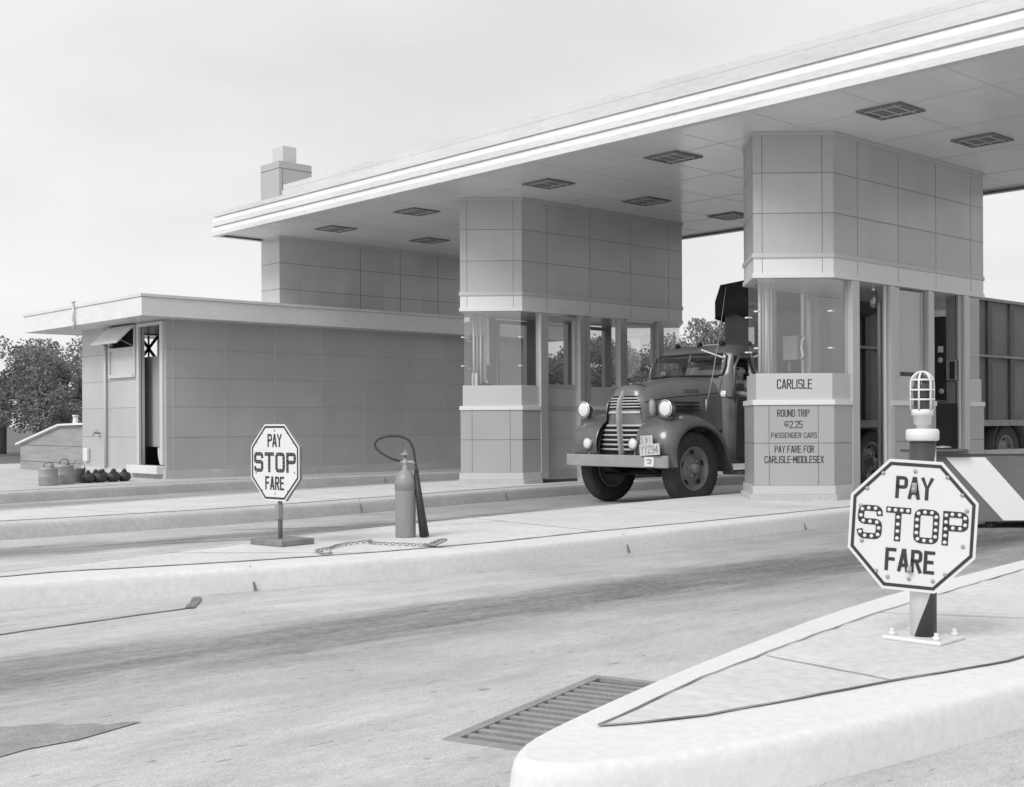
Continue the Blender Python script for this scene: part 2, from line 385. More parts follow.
# ------------------------------------------------------------------ stroke lettering
def arc(cx, cy, rx, ry, a0, a1, n=5):
    return [(cx+rx*math.cos(math.radians(a0+(a1-a0)*i/n)), cy+ry*math.sin(math.radians(a0+(a1-a0)*i/n))) for i in range(n+1)]
r_ = .14
def rr(w=.5): # rounded rectangle O
    return [arc(w-r_,1-r_,r_,r_,0,90,3)+arc(r_,1-r_,r_,r_,90,180,3)+arc(r_,r_,r_,r_,180,270,3)+arc(w-r_,r_,r_,r_,270,360,3), True]
def LET(w=.5):
    q = r_; m = .52
    bowl = [(0,1)]+arc(w-q,1-q,q,q,90,0,3)+arc(w-q,m+q*.8,q,q*.8,0,-90,3)+[(0,m)]
    return {
     'A': [([(0,0),(w*.44,1)],0), ([(w*.56,1),(w,0)],0), ([(w*.44,1),(w*.56,1)],0), ([(w*.13,.26),(w*.87,.26)],0)],
     'C': [(arc(w-q,1-q,q,q,-20,90,4)+arc(q,1-q,q,q,90,180,3)+arc(q,q,q,q,180,270,3)+arc(w-q,q,q,q,270,380,4),0)],
     'D': [([(0,0),(0,1)]+arc(w-q,1-q,q,q,90,0,3)+arc(w-q,q,q,q,0,-90,3)+[(0,0)],0)],
     'E': [([(w*.95,1),(0,1),(0,0),(w*.95,0)],0), ([(0,m),(w*.8,m)],0)],
     'F': [([(w*.95,1),(0,1),(0,0)],0), ([(0,m),(w*.8,m)],0)],
     'G': [(arc(w-q,1-q,q,q,-10,90,4)+arc(q,1-q,q,q,90,180,3)+arc(q,q,q,q,180,270,3)+arc(w-q,q,q,q,270,360,3)+[(w,.46),(w*.55,.46)],0)],
     'H': [([(0,0),(0,1)],0),([(w,0),(w,1)],0),([(0,m),(w,m)],0)],
     'I': [([(0,0),(0,1)],0)],
     'L': [([(0,1),(0,0),(w*.9,0)],0)],
     'M': [([(0,0),(0,1)],0),([(w*1.1,0),(w*1.1,1)],0),([(0,1),(w*.55,.35)],0),([(w*1.1,1),(w*.55,.35)],0)],
     'N': [([(0,0),(0,1)],0),([(w,0),(w,1)],0),([(0,1),(w,0)],0)],
     'O': [(rr(w)[0],1)],
     'P': [([(0,0)]+bowl,0)],
     'R': [([(0,0)]+bowl,0), ([(w*.45,m),(w,0)],0)],
     'S': [(arc(w-q,1-q,q,q,-5,90,4)+arc(q,1-q,q,q,90,180,3)+arc(q,m+q*.8,q,q*.8,180,270,3)+arc(w-q,m-q*.8,q,q*.8,90,0,3)+arc(w-q,q,q,q,0,-90,3)+arc(q,q,q,q,270,185,4),0)],
     'T': [([(0,1),(w,1)],0), ([(w/2,1),(w/2,0)],0)],
     'U': [([(0,1)]+arc(q,q,q,q,180,270,3)+arc(w-q,q,q,q,270,360,3)+[(w,1)],0)],
     'X': [([(0,0),(w,1)],0), ([(0,1),(w,0)],0)],
     'Y': [([(0,1),(w/2,.5),(w,1)],0), ([(w/2,.5),(w/2,0)],0)],
     'Z': [([(0,1),(w,1)],0),([(w,1),(0,0)],0),([(0,0),(w,0)],0)],
     '2': [(arc(w-q,1-q,q,q,150,90,1)[1:]+arc(w-q,1-q,q,q,90,0,3)+[(w,.62),(0,0),(w,0)],0), (arc(q,1-q,q,q,90,190,3),0), ([(q,1),(w-q,1)],0)],
     '5': [([(w*.95,1),(0,1),(0,.56),(w-q,.56)]+arc(w-q,.56-q,q,q,90,0,3)+arc(w-q,q,q,q,0,-90,3)+arc(q,q,q,q,270,185,4),0)],
     '9': [(arc(q,q,q,q,190,270,3)+arc(w-q,q,q,q,270,360,3)+arc(w-q,1-q,q,q,0,90,3)+arc(q,1-q,q,q,90,180,3)+arc(q,.45+q,q,q,180,270,3)+[(w,.45)],0)],
     '4': [([(w*.75,0),(w*.75,1)],0),([(w*.75,1),(0,.3)],0),([(0,.3),(w,.3)],0)],
     '1': [([(0,.8),(w*.3,1),(w*.3,0)],0)],
     '.': [([(0,0),(0,.06)],0)],
     '-': [([(0,.5),(w*.35,.5)],0)],
     '$': [(arc(w-q,.8-q,q,q,-5,90,4)+arc(q,.8-q,q,q,90,180,3)+arc(q,.45,q,q*.6,180,270,2)+arc(w-q,.35,q,q*.6,90,0,2)+arc(w-q,.15+q,q,q,0,-90,3)+arc(q,.15+q,q,q,270,185,4),0), ([(w/2,0),(w/2,.95)],0)],
    }
ADV = {'I':.0, '.':.0, '-':.35, 'M':1.1, 'L':.9}
def ribbon(mb, path, closed, wd, place, lift):
    P2 = []
    for p in path:
        if not P2 or (Vector(p)-P2[-1]).length > 1e-6: P2.append(Vector(p))
    n = len(P2); Lf = []; Rt = []
    for i in range(n):
        p = P2[i]
        a = P2[i-1] if (closed or i>0) else None; b = P2[(i+1)%n] if (closed or i<n-1) else None
        ns = []
        if a is not None and (p-a).length>1e-6: e=(p-a).normalized(); ns.append(Vector((e.y,-e.x)))
        if b is not None and (b-p).length>1e-6: e=(b-p).normalized(); ns.append(Vector((e.y,-e.x)))
        m = ns[0] if len(ns)==1 else (ns[0]+ns[1])/max(.5,(ns[0]+ns[1]).length_squared/2)
        e0 = Vector((0,0))
        if not closed and i==0: e0 = -(P2[1]-P2[0]).normalized()*wd*.5
        if not closed and i==n-1: e0 = (P2[-1]-P2[-2]).normalized()*wd*.5
        if closed: e0 = Vector((0,0))
        Lf.append(p-m*wd/2+e0); Rt.append(p+m*wd/2+e0)
    vs = [place(q.x,q.y,lift) for q in Lf]+[place(q.x,q.y,lift) for q in Rt]
    fs = [(i,(i+1)%n,(i+1)%n+n,i+n) for i in range(n if closed else n-1)]
    mb.add(vs, fs)
def text(mb, s, xc, zb, h, width, place, wd, lift=.002, gap=.24, w=.5, beads=None):
    L = LET(w); x = 0; items = []
    for ch in s:
        if ch == ' ': x += w*.75; continue
        items.append((x, L[ch])); x += w*ADV.get(ch, 1.0)+gap + (.04 if ch in 'I.' else 0)
    tot = x-gap; sx = width/(tot*h)  # horizontal squeeze
    for x0, strokes in items:
        for k,(path,cl) in enumerate(strokes):
            pts = [(xc+((x0+px)-tot/2)*h*sx, zb+py*h) for px,py in path]
            ribbon(mb, pts, bool(cl), wd, place, lift+.0006*k)
            if beads is not None:
                P2 = [Vector(p) for p in pts]+([Vector(pts[0])] if cl else [])
                ln = sum((P2[i+1]-P2[i]).length for i in range(len(P2)-1))
                nb = max(2, round(ln/beads[1])) ; step = ln/nb
                tg = [step*(i) for i in range(nb if cl else nb+1)]
                acc = 0; i = 0
                for t in tg:
                    while i < len(P2)-2 and acc+(P2[i+1]-P2[i]).length < t: acc += (P2[i+1]-P2[i]).length; i += 1
                    sg = (P2[i+1]-P2[i]); q = P2[i] + sg.normalized()*min(sg.length, t-acc) if sg.length>1e-6 else P2[i]
                    if all((q-b).length > beads[1]*.6 for b in beads[0]): beads[0].append(q)

# ------------------------------------------------------------------ ground, road, islands
mb = MB(); mb.sheet([(-700,-700),(900,-700),(900,900),(-700,900)], -.03); struct(mb.build('ground','grass'))
# storm drain rectangle (rotated, along the kerb of the nearest island)
g0 = Vector((2.76,3.46)); g1 = Vector((3.96,3.86)); gd = (g1-g0).normalized(); gn = Vector((gd.y,-gd.x)); gl = (g1-g0).length; gw = .48
def GP(a,b): p = g0+gd*a+gn*b; return (p.x,p.y)
hole = [GP(0,0),GP(gl,0),GP(gl,gw),GP(0,gw)]
mb = MB(); mb.sheet([(-60,-14),(140,-14),(140,32),(-60,32)], 0, [hole]); road = struct(mb.build('road','road'))
mb = MB()
mb.sheet([(1.45,4.30),(1.62,4.36),(1.80,4.36),(2.09,4.46),(2.04,4.50),(1.97,4.50),(1.94,4.57),(1.86,4.60),(1.84,4.68),(1.70,4.72),(1.6,4.83),(1.4,4.80),(1.32,4.6)], .004)
struct(mb.build('asphalt_patch','patch', road))
mb = MB()
def tarline(mb, pts, w, z):
    pts2 = []
    for i in range(len(pts)-1):
        a,b = Vector(pts[i]),Vector(pts[i+1]); n = max(1,int((b-a).length/.12))
        for k in range(n): pts2.append(a.lerp(b,k/n)+Vector((random.uniform(-.006,.006),random.uniform(-.006,.006))))
    pts2.append(Vector(pts[-1]))
    n = len(pts2); vs=[]; 
    for i,p in enumerate(pts2):
        d = (pts2[min(i+1,n-1)]-pts2[max(i-1,0)]).normalized(); m = Vector((d.y,-d.x)); ww = w*random.uniform(.7,1.25)/2
        vs += [(p.x+m.x*ww,p.y+m.y*ww,z),(p.x-m.x*ww,p.y-m.y*ww,z)]
    mb.add(vs, [(2*i,2*i+2,2*i+3,2*i+1) for i in range(n-1)])
tarline(mb, [(1.6,6.72),(2.68,6.90),(3.62,7.02)], .03, .004); tarline(mb, [(3.60,6.99),(3.86,7.40)], .055, .008)
tarline(mb, [(5.4,11.0),(6.8,10.55),(7.6,10.1)], .03, .004); tarline(mb, [(6.6,11.9),(7.7,11.35)], .03, .004)
struct(mb.build('tar_joint','tar', road))

def island(name, outline, slab, joints, joint_w=.018, kerb='kerb', cracks=(), slabmat='slab'):
    """rolled kerb around a slab; outline CCW at road level"""
    o = outline; secs = [(0,0),(.012,.11),(.02,K-.022),(.03,K-.009),(.042,K-.002),(.055,K)]
    mb = MB(); n = len(o); rings = []
    for d,z in secs: rings.append([(x,y,z) for x,y in offset(o,-d)])
    vs = [p for r in rings for p in r]; fs = [(k*n+i,k*n+(i+1)%n,(k+1)*n+(i+1)%n,(k+1)*n+i) for k in range(len(secs)-1) for i in range(n)]
    mb.smooth = True; mb.add(vs, fs); mb.smooth = False
    mb.sheet([(x,y) for x,y,_ in rings[-1]], K)
    isl = struct(mb.build(name, kerb))
    mb = MB(); mb.sheet(slab, K+.004); struct(mb.build('slab', slabmat, isl))
    mb = MB(); tarline(mb, slab+[slab[0]], joint_w, K+.008)
    for j in joints: tarline(mb, j, joint_w*.7, K+.008)
    struct(mb.build('tar_joint','tar', isl))
    if cracks:
        mb = MB()
        for a,b in cracks:   # joints down the kerb face
            mb.bar(a, b, .014, .012)
        struct(mb.build('kerb_joint','tar', isl))
    return isl
def chip(x,y,z,s,par):
    mb=MB(); pts=[(x+s*math.cos(a)*random.uniform(.5,1),z+1.5*s*math.sin(a)*random.uniform(.5,1)) for a in [2*PI*i/9 for i in range(9)]]
    mb.add([(px,y,pz) for px,pz in pts]+[(px,y+.03,pz) for px,pz in pts],[tuple(range(9))]+[(i,(i+1)%9,(i+1)%9+9,i+9) for i in range(9)]); struct(mb.build('kerb_chip','tar',par))
# near island with the large sign
A = smooth_poly([(2.36,2.60),(2.6,2.42),(3.3,2.24),(4.4,2.14),(6,2.05),(9,2.0),(34,2.0),(34,4.6),(12,4.45),(8.1,3.96),(5.83,3.69),(3.92,3.22),(2.82,2.89),(2.5,2.76)],2)
A = offset(A,.035)
Aslab = [(2.84,2.755),(2.95,2.69),(3.21,2.60),(3.89,2.50),(4.14,2.46),(4.81,2.345),(6,2.28),(9,2.25),(33,2.25),(33,4.3),(12,4.18),(9.5,3.9),(7.58,3.68),(5.6,3.40),(4.5,3.18),(3.66,2.995),(3.1,2.83)]
island('traffic_island', A, Aslab, [[(4.19,3.09),(4.13,2.47)],[(5.55,3.39),(6.2,2.28)],[(8.2,3.75),(8.6,2.26)],[(11,4.05),(11,2.26)]], .011, 'kerb_white')
B = smooth_poly([(1.2,7.98),(2.0,7.88),(3.0,7.72),(4.21,7.44),(5.53,7.20),(7.17,7.23),(9.01,7.38),(11.8,7.60),(16,7.75),(34,7.75),(34,10.75),(16,10.7),(12.3,10.42),(7.9,9.80),(5.85,9.34),(3.3,8.56),(1.9,8.16)],2)
Bslab = [(1.8,8.08),(3.18,8.14),(4.4,7.82),(5.5,7.64),(6.68,7.60),(7.92,7.70),(9.34,7.72),(12.04,7.85),(16,7.98),(33,7.98),(33,10.5),(16,10.5),(12.3,10.26),(7.9,9.63),(5.85,9.17),(3.3,8.42),(2.4,8.2)]
island('traffic_island', B, Bslab, [[(4.3,8.72),(5.3,7.70)],[(6.12,9.24),(8.11,9.15)],[(8.11,9.66),(7.93,7.72)],[(10.4,9.98),(10.3,7.78)],[(11.4,8.9),(12.05,7.87)]], .016,
       cracks=[((4.30,7.415,.005),(4.30,7.49,K+.002)),((7.9,7.27,.005),(7.9,7.345,K+.002)),((10.9,7.51,.005),(10.9,7.585,K+.002))])
Cc = smooth_poly([(1.5,12.55),(3.2,12.52),(4.86,12.50),(6.7,12.52),(8.2,12.75),(10.0,13.1),(12.83,13.68),(16,13.95),(34,13.95),(34,16.5),(16,16.5),(12,16.35),(8.5,15.6),(5,14.6),(3,13.7)],2)
Cslab = [(2.6,13.0),(4.9,12.85),(6.7,12.88),(8.2,13.1),(10.0,13.45),(12.7,14.0),(16,14.25),(33,14.25),(33,16.2),(16,16.2),(12,16.05),(8.6,15.3),(5.2,14.35),(3.4,13.6)]
island('traffic_island', Cc, Cslab, [[(6,12.9),(5.6,14.4)],[(9,13.3),(8.6,15.2)],[(7.2,13.9),(11,14.9)]], .016, 'kerb_old', cracks=[((9.0,12.86,.005),(9.0,12.95,K+.002)),((12.0,13.46,.005),(12.0,13.55,K+.002))])
Dd = smooth_poly([(0,17.4),(4,17.8),(7.17,18.42),(8.61,18.80),(10.5,19.22),(13.3,19.28),(18,19.28),(34,19.28),(34,32),(0,32)],1)
Dslab = [(.5,17.75),(4,18.15),(7.1,18.75),(8.55,19.12),(10.4,19.5),(13.3,19.58),(33,19.58),(33,31),(.5,31)]
island('pavement', Dd, Dslab, [[(8.6,19.15),(8.2,24)]], .014, 'kerb_old', cracks=[((10.0,19.12,.005),(10.0,19.2,K+.002)),((14.0,19.25,.005),(14.0,19.33,K+.002))], slabmat='kerb_old')

# ------------------------------------------------------------------ storm drain
GT=-.014
t = thing('storm_drain_grate','slotted iron storm drain grate in the road beside the near kerb','grate',(g0.x,g0.y,0))
mb = MB(); z0,z1 = -.014,.004
mb.prism([GP(0,0),GP(gl,0),GP(gl,.045),GP(0,.045)],z0,z1); mb.prism([GP(0,gw-.03),GP(gl,gw-.03),GP(gl,gw),GP(0,gw)],z0,z1)
mb.prism([GP(0,.045),GP(.05,.045),GP(.05,gw-.03),GP(0,gw-.03)],z0,z1); mb.prism([GP(gl-.05,.045),GP(gl,.045),GP(gl,gw-.03),GP(gl-.05,gw-.03)],z0,z1)
mb.build('frame','grate',t)
mb = MB(); mb.prism([GP(0,0),GP(gl,0),GP(gl,gw),GP(0,gw)],-.028,-.020); mb.build('pit','ironslot',t)  # flat black sheet paints in the darkness below the bars
nb = 15
for k in range(nb-1):
    a = .05+(gl-.1)*(k+.62)/nb; w = (gl-.1)/nb*.46
    mb = MB(); mb.prism([GP(a,.045),GP(a+w,.045),GP(a+w,gw-.03),GP(a,gw-.03)],z0,z1-.003); mb.build('bar','grate',t)

# ------------------------------------------------------------------ canopy
CZ = 4.75; X0c, X1c, Y0c, Y1c = 11.37, 18.5, -4., 21.2
can = thing('canopy','long flat white canopy roof over the toll lanes, with striped fascia','canopy',(11.37,8.5,CZ))
mb = MB(); mb.box(X0c+.10,X1c-.06,Y0c,Y1c-.06,CZ,CZ+.3); mb.build('ceiling_slab','ceiling',can)
# fascia stages: flat-topped boards leaning outward
def stage(zb, zt, xo, mats, lean=.05, split=.45):
    mb = MB(); zm = zb+(zt-zb)*split
    ring = lambda d: [(X0c-d,Y0c),(X0c-d,Y1c+d),(X1c+d,Y1c+d),(X1c+d,Y0c)]
    def band(za,da,zb_,db,mi):
        mb.mi = mi; a = ring(da); b = ring(db)
        vs = [(x,y,za) for x,y in a]+[(x,y,zb_) for x,y in b]
        mb.add(vs,[(i,i+1,i+5,i+4) for i in range(3)])
    band(zb,xo,zm,xo,1); band(zm,xo,zt,xo-lean,0)  # lower half gets a grayer colour to paint in its shade
    band(zt,xo-lean,zt+.001,xo-.12,0); band(zb,xo-.12,zb,xo,1)
    return mb
stage(4.71,4.892,0.,None).build('fascia_board',['fascia','fascia_gray'],can)
stage(4.892,5.074,-.012,None).build('fascia_board',['fascia','fascia_gray'],can)
mb = MB(); mb.box(X0c+.03,X1c-.03,Y0c,Y1c-.03,5.075,5.15); mb.build('roof_edge','parapet',can)
mb = MB(); mb.box(X0c+.035,X1c-.3,Y0c,18.7,5.15,5.235); mb.box(X0c+.06,X1c-.3,Y0c,18.7,5.24,5.335); mb.build('parapet','parapet',can)
mb = MB(); mb.box(X0c+.045,X1c-.32,Y0c,18.69,5.234,5.241); mb.build('parapet_seam','seam',can)
mb = MB() # ceiling seams
for y in [k*1.22+.2 for k in range(-3,18)]: mb.box(X0c+.1,X1c-.1,y,y+.008,CZ-.002,CZ+.001)
for x in (12.6,14.1,15.6,17.1):
    mb.box(x,x+.006,Y0c,Y1c-.1,CZ-.0035,CZ+.001)
mb.build('panel_seam','seam_ceil',can)
names = {0:'front',1:'middle',2:'back'}
lamp0 = None; li = 0
LX = (12.75,14.95,17.15); LY = (5.1,7.6,10.9,13.35,16.6,19.05)
lampdesc = [['beside the right front booth, over the near lane','to the left of the right front booth, over the truck lane','to the right of the middle booth, over the truck lane','to the left of the middle booth','at the far left end']]
for ix,x in enumerate(LX):
    for iy,y in enumerate(LY):
        if ix==0 and iy==0: pass
        if (ix,iy) in ((0,0),(1,2),(2,2),(2,1),(2,0),(1,0)): continue
        if lamp0 is None:
            l = thing('ceiling_light','','light',(x,y,CZ)); lamp0 = l
            mb = MB(); a=.285; b=.24
            mb.box(x-a,x+a,y-a,y-b,CZ-.022,CZ-.004); mb.box(x-a,x+a,y+b,y+a,CZ-.022,CZ-.004); mb.box(x-a,x-b,y-b,y+b,CZ-.022,CZ-.004); mb.box(x+b,x+a,y-b,y+b,CZ-.022,CZ-.004)
            mb.build('frame','dullmetal',l)
            mb = MB(); mb.box(x-b,x+b,y-b,y+b,CZ-.012,CZ-.004); mb.build('lens','lampdark',l)
            mb = MB()
            for q in (-.17,.17): mb.box(x+q-.016,x+q+.016,y-b,y+b,CZ-.02,CZ-.013)
            for q in (-.17,0.,.17): mb.box(x-b,x+b,y+q-.012,y+q+.012,CZ-.019,CZ-.0135)
            mb.build('louvre','seam_pale',l)
        else:
            l = copy_tree(lamp0); l.location = (x,y,CZ)
        row = ['the front ceiling row','the middle ceiling row','the back ceiling row'][ix]
        pos = {0:'',0:'over the near lane',1:'right of the lettered booth',2:'left of the lettered booth',3:'right of the middle booth',4:'left of the middle booth',5:'nearest the chimney tower'}[iy]
        l['label'] = 'square light in '+row+', '+pos; l['category']='light'; l['group']='recessed lights in the canopy ceiling'

# ------------------------------------------------------------------ toll booths
W_, A_ = .69, .71
def booth(Xt, Yc, Xe, open_doors, label):
    Yr, Yl = Yc-W_, Yc+W_; xa, xb = Xt+A_, Xe-A_
    t = thing('toll_booth', label, 'toll booth', (Xt+2.7,Yc,K))
    hexa = [(Xt,Yc),(xa,Yr),(xb,Yr),(Xe,Yc),(xb,Yl),(xa,Yl)]   # CCW
    bx = {'g0':(xa,xa+.40),'p0':(xa+.40,xa+.57),'d1':(xa+.57,xa+1.30),'p1':(xa+1.30,xa+1.58),'g2':(xa+1.58,xa+2.28),'p2':(xa+2.28,xa+2.49),'d3':(xa+2.49,xa+3.27),'p3':(xa+3.27,xa+3.42),'g4':(xa+3.42,xb)}
    front = [(xa+.40,Yl),(xa,Yl),(Xt,Yc),(xa,Yr),(xa+.40,Yr)]
    rear = [(bx['g4'][0],Yr),(xb,Yr),(Xe,Yc),(xb,Yl),(bx['g4'][0],Yl)]
    sides = [(Yr,-1),(Yl,1)]
    mids = []   # dado bays between
    for y,s in sides:
        for k in (('p1','g2','p2'),):
            x0 = bx['p1'][0]+.005; x1 = bx['p2'][1]-.005
            mids.append([(x0,y),(x1,y)] if s<0 else [(x1,y),(x0,y)])
    runs = [front, rear]+mids
    def part(name, mat, z0, z1, do, di, rr_=runs, bevel=.004):
        first = None
        for q in rr_:
            mb = MB(); strip(mb, q, do, di, z0, z1); o = mb.build(name, mat, t, bevel=bevel); first = first or o
        return first
    part('base','kerb_old',K,.235,.05,.1)
    part('plinth','enamel_pale',.235,.345,.022,.08)
    dado = part('dado','enamel_dado',.345,1.35,0,.06)
    part('cap','enamel_white',1.35,1.415,.018,.09)
    apron = part('apron','enamel_pale',1.415,1.745,-.032,.07)
    for q in runs:
        mb = MB(); strip(mb, q, .0025, .0, .872, .878); mb.build('panel_seam','seam',dado)
    c1 = Vector((Xt,Yc)); c2 = Vector((xa,Yr)); e = (c2-c1)
    for f in (.185,.80):
        for za,zb in ((.35,.87),(.88,1.345)):
            mb = MB(); p = c1.lerp(c2,f); n = Vector((e.y,-e.x)).normalized()*.002; d=e.normalized()*.003
            mb.prism([tuple(p-d+n),tuple(p+d+n),tuple(p+d-n*.5),tuple(p-d-n*.5)][::-1], za, zb); mb.build('panel_seam','seam',dado)
    # glazing
    gz0, gz1 = 1.745, 2.93
    mb = MB()
    for q,nm in ((front,''),(rear,'')):
        for i in range(len(q)-1):
            o = offset(q,-.055,False); mb = MB()
            (x,y),(x2,y2) = o[i],o[i+1]
            mb.add([(x,y,gz0),(x2,y2,gz0),(x2,y2,gz1),(x,y,gz1)],[(0,1,2,3)])
            mb.build('window_pane','glass',t,fixn=False)
    mb = MB()
    o = offset(front,-.05,False)
    for x,y in o[1:4]:
        for z in (2.06,2.52): mb.box(x-.03,x+.03,y-.03,y+.03,z-.009,z+.009)
    mb.build('glass_clip','white',t)
    # posts
    for y,s in sides:
        for k in ('p0','p1','p2','p3'):
            x0,x1 = bx[k]; mb = MB()
            y0,y1 = sorted((y+s*.012, y-s*.11))
            if k in ('p1','p2'):
                xm = x0+(x1-x0)*.4
                mb.box(x0,xm-.004,y0,y1,.24,2.93); mb.box(xm+.004,x1,min(y-s*.02,y-s*.11),max(y-s*.02,y-s*.11),.24,2.93)
            else: mb.box(x0,x1,y0,y1,.24,2.93)
            mb.build('post','alu',t,bevel=.008)
    # bays
    for y,s in sides:
        yi = y-s*.075
        x0,x1 = bx['g2']
        if open_doors:   # opaque gray panel stands in for the middle pane's reflection
            mb = MB(); mb.box(x0+.02,x1-.02,yi-.015,yi+.015,1.80,2.9); mb.build('door_leaf','enamel',t,bevel=.006)
            mb = MB(); mb.box(x1-.1,x1-.06,yi+s*.016-.008,yi+s*.016+.008,1.80,2.9); mb.build('door_stile','alu',t)
        else:
            mb = MB(); mb.add([(x0,yi,1.745),(x1,yi,1.745),(x1,yi,2.93),(x0,yi,2.93)],[(0,1,2,3)]); mb.build('window_pane','glass',t)
        for k in ('d1','d3'):
            x0,x1 = bx[k][0]+.004, bx[k][1]-.004; ym = y-s*.10
            if not open_doors:
                d = MB(); d.box(x0-.02,x1+.06,ym-.02,ym+.02,.215,1.72); dl = d.build('door','enamel',t)
                fr = MB()
                fr.box(x0,x0+.05,ym-.03,ym+.03,1.72,2.9); fr.box(x1-.05,x1,ym-.03,ym+.03,1.72,2.9); fr.box(x0+.05,x1-.05,ym-.03,ym+.03,1.72,1.77); fr.box(x0+.05,x1-.05,ym-.03,ym+.03,2.84,2.9)
                fr.build('sash','alu',dl)
                g = MB(); g.add([(x0+.05,ym,1.77),(x1-.05,ym,1.77),(x1-.05,ym,2.84),(x0+.05,ym,2.84)],[(0,1,2,3)]); g.build('pane','glass',dl)
                sm = MB(); sm.box(x0,x1,ym+s*.021-.002,ym+s*.021+.002,.873,.882); sm.box(x0,x1,ym+s*.024-.004,ym+s*.024+.004,1.35,1.415); sm.box(x0,x1,ym+s*.024-.004,ym+s*.024+.004,.26,.38); sm.build('rail',['enamel_dado'],dl)
            else:
                mb = MB(); mb.box(x1-.035,x1-.012,y-s*.05-.012,y-s*.05+.012,.24,2.93); mb.build('door_edge','enamel_white',t)
                if k=='d3' and s<0:
                    mb = MB(); mb.box(x0,x1-.04,ym-.02,ym+.02,.22,1.39); mb.build('half_door','darkdoor',t,bevel=.01)  # dark panel across the lower part of the doorway
    # floor, counter, ceiling void
    mb = MB(); mb.prism(offset(hexa,-.07), K+.004, K+.05); mb.build('floor','darkin',t)
    mb = MB(); mb.prism([(Xt+.14,Yc),(xa+.05,Yr+.08),(xa+.30,Yr+.08),(xa+.30,Yl-.08),(xa+.05,Yl-.08)],1.69,1.735); mb.build('counter','midin',t)
    # header
    mb = MB(); mb.prism(offset(hexa,.015),2.93,2.985); hb = mb.build('header_lip','enamel_white',t,bevel=.004)
    mb = MB(); mb.prism(offset(hexa,.0),2.985,3.18); mb.build('header_band','enamel_white',t)
    mb = MB(); mb.prism(offset(hexa,.018),3.18,3.238); mb.build('moulding','enamel_pale',t,bevel=.004)
    mb = MB(); mb.prism(hexa,3.238,4.70); up = mb.build('upper_panel','enamel',t)
    mb = MB(); mb.prism(offset(hexa,.02),4.70,4.749); mb.build('top_trim','enamel_pale',t,bevel=.004)
    mb = MB()
    cl = hexa+[hexa[0]]
    for z in (3.735,4.235): strip(mb, cl, .002,.002, z-.003, z+.003)
    def vline(p,q,f,za,zb,mb=mb):
        p=Vector(p);q=Vector(q); e=(q-p).normalized(); c=p.lerp(q,f); n=Vector((e.y,-e.x))*.0015; d=e*.0028
        mb.prism([tuple(c-d+n),tuple(c-d-n),tuple(c+d-n),tuple(c+d+n)],za,zb)
    for za,zb in ((2.99,3.178),(3.24,3.73),(3.74,4.23),(4.24,4.70)):
        for i,fs in ((0,(.11,.86)),(1,(.14,.3945,.649,.9035)),(2,(.15,.88)),(3,(.14,.3945,.649,.9035)),(4,(.13,.86)),(5,(.13,.86))):
            for f in fs: vline(hexa[i],hexa[(i+1)%6],f,za,zb)
    mb.build('panel_seam','seam',up)
    return t, hexa, bx, apron, dado
bA, hexA, bxA, apA, daA = booth(12.41, 9.31, 17.68, True, 'angular gray toll booth lettered CARLISLE, with open doorways, behind the large stop sign')
bB, hexB, bxB, apB, daB = booth(12.50, 15.15, 17.86, False, 'angular gray toll booth with see-through glass windows, left of the truck')
# lettering on the front face of the near booth
p0 = Vector((12.41,9.31)); p1 = Vector((12.41+A_,9.31-W_)); ed = (p1-p0).normalized(); en = Vector((ed.y,-ed.x)); FL=(p1-p0).length
def face_place(inset):
    def f(s_, z, l):
        q = p0 + ed*s_ + en*(l+inset); return (q.x,q.y,z)
    return f
def U(u): return (u-755.2)/(833.3-755.2)*FL
def Zv(v): return .16+(500.4-v)*.01247
def line(mb, s, u0, u1, v0, v1, inset, wd):
    text(mb, s, (U(u0)+U(u1))/2, Zv(v1), Zv(v0)-Zv(v1), U(u1)-U(u0), face_place(inset), wd)
mb = MB(); line(mb,'CARLISLE',778.5,812,379.8,388.3,-.032,.014); mb.build('lettering','blackletter',apA,fixn=False)
for args in (('ROUND TRIP',778,808.8,410,416.3,0,.0105),('2.25',790,802,421.2,427.8,0,.0105),('$',784.6,789.0,420.4,427,0,.007),
   ('PASSENGER CARS',772,816,432.8,437.6,0,.008),('PAY FARE FOR',775.4,813.2,446,452.2,0,.0105),('CARLISLE-MIDDLESEX',765.5,822.5,456.2,462.6,0,.0105)):
    mb = MB(); line(mb,*args); mb.build('lettering','blackletter',daA,fixn=False)

# things inside the booths
def small(name,label,cat,group=None): return name,label,cat,group
t = thing('wall_telephone','pale wall telephone with dark front in the right doorway of the near booth','telephone',(16.39,8.80,1.72))
mb = MB(); mb.box(16.31,16.395,8.70,8.86,1.72,2.02); mb.build('body','galv',t,bevel=.012)
mb = MB(); mb.box(16.29,16.31,8.72,8.79,1.74,1.99); mb.build('dial_plate','black',t)
mb = MB(); mb.tube([(16.33,8.84,1.97),(16.31,8.88,1.93),(16.30,8.89,1.83),(16.31,8.88,1.74),(16.34,8.84,1.72)],.014,6); mb.build('cord','black',t)
mb = MB(); mb.box(16.40,16.44,8.76,8.90,.25,2.92); tag(mb.build('partition','midin'),'narrow gray partition panel behind the telephone in the near booth','partition')
t = thing('meter_cabinet','tall dark meter cabinet with round dials inside the right doorway','cabinet',(16.5,9.0,1.45))
mb = MB(); mb.box(16.36,16.6,8.90,9.2,1.45,2.65); mb.build('cabinet','black',t,bevel=.01)
mb = MB(); mb.box(16.35,16.36,8.92,9.0,2.13,2.22); mb.build('label_plate','paper',t)
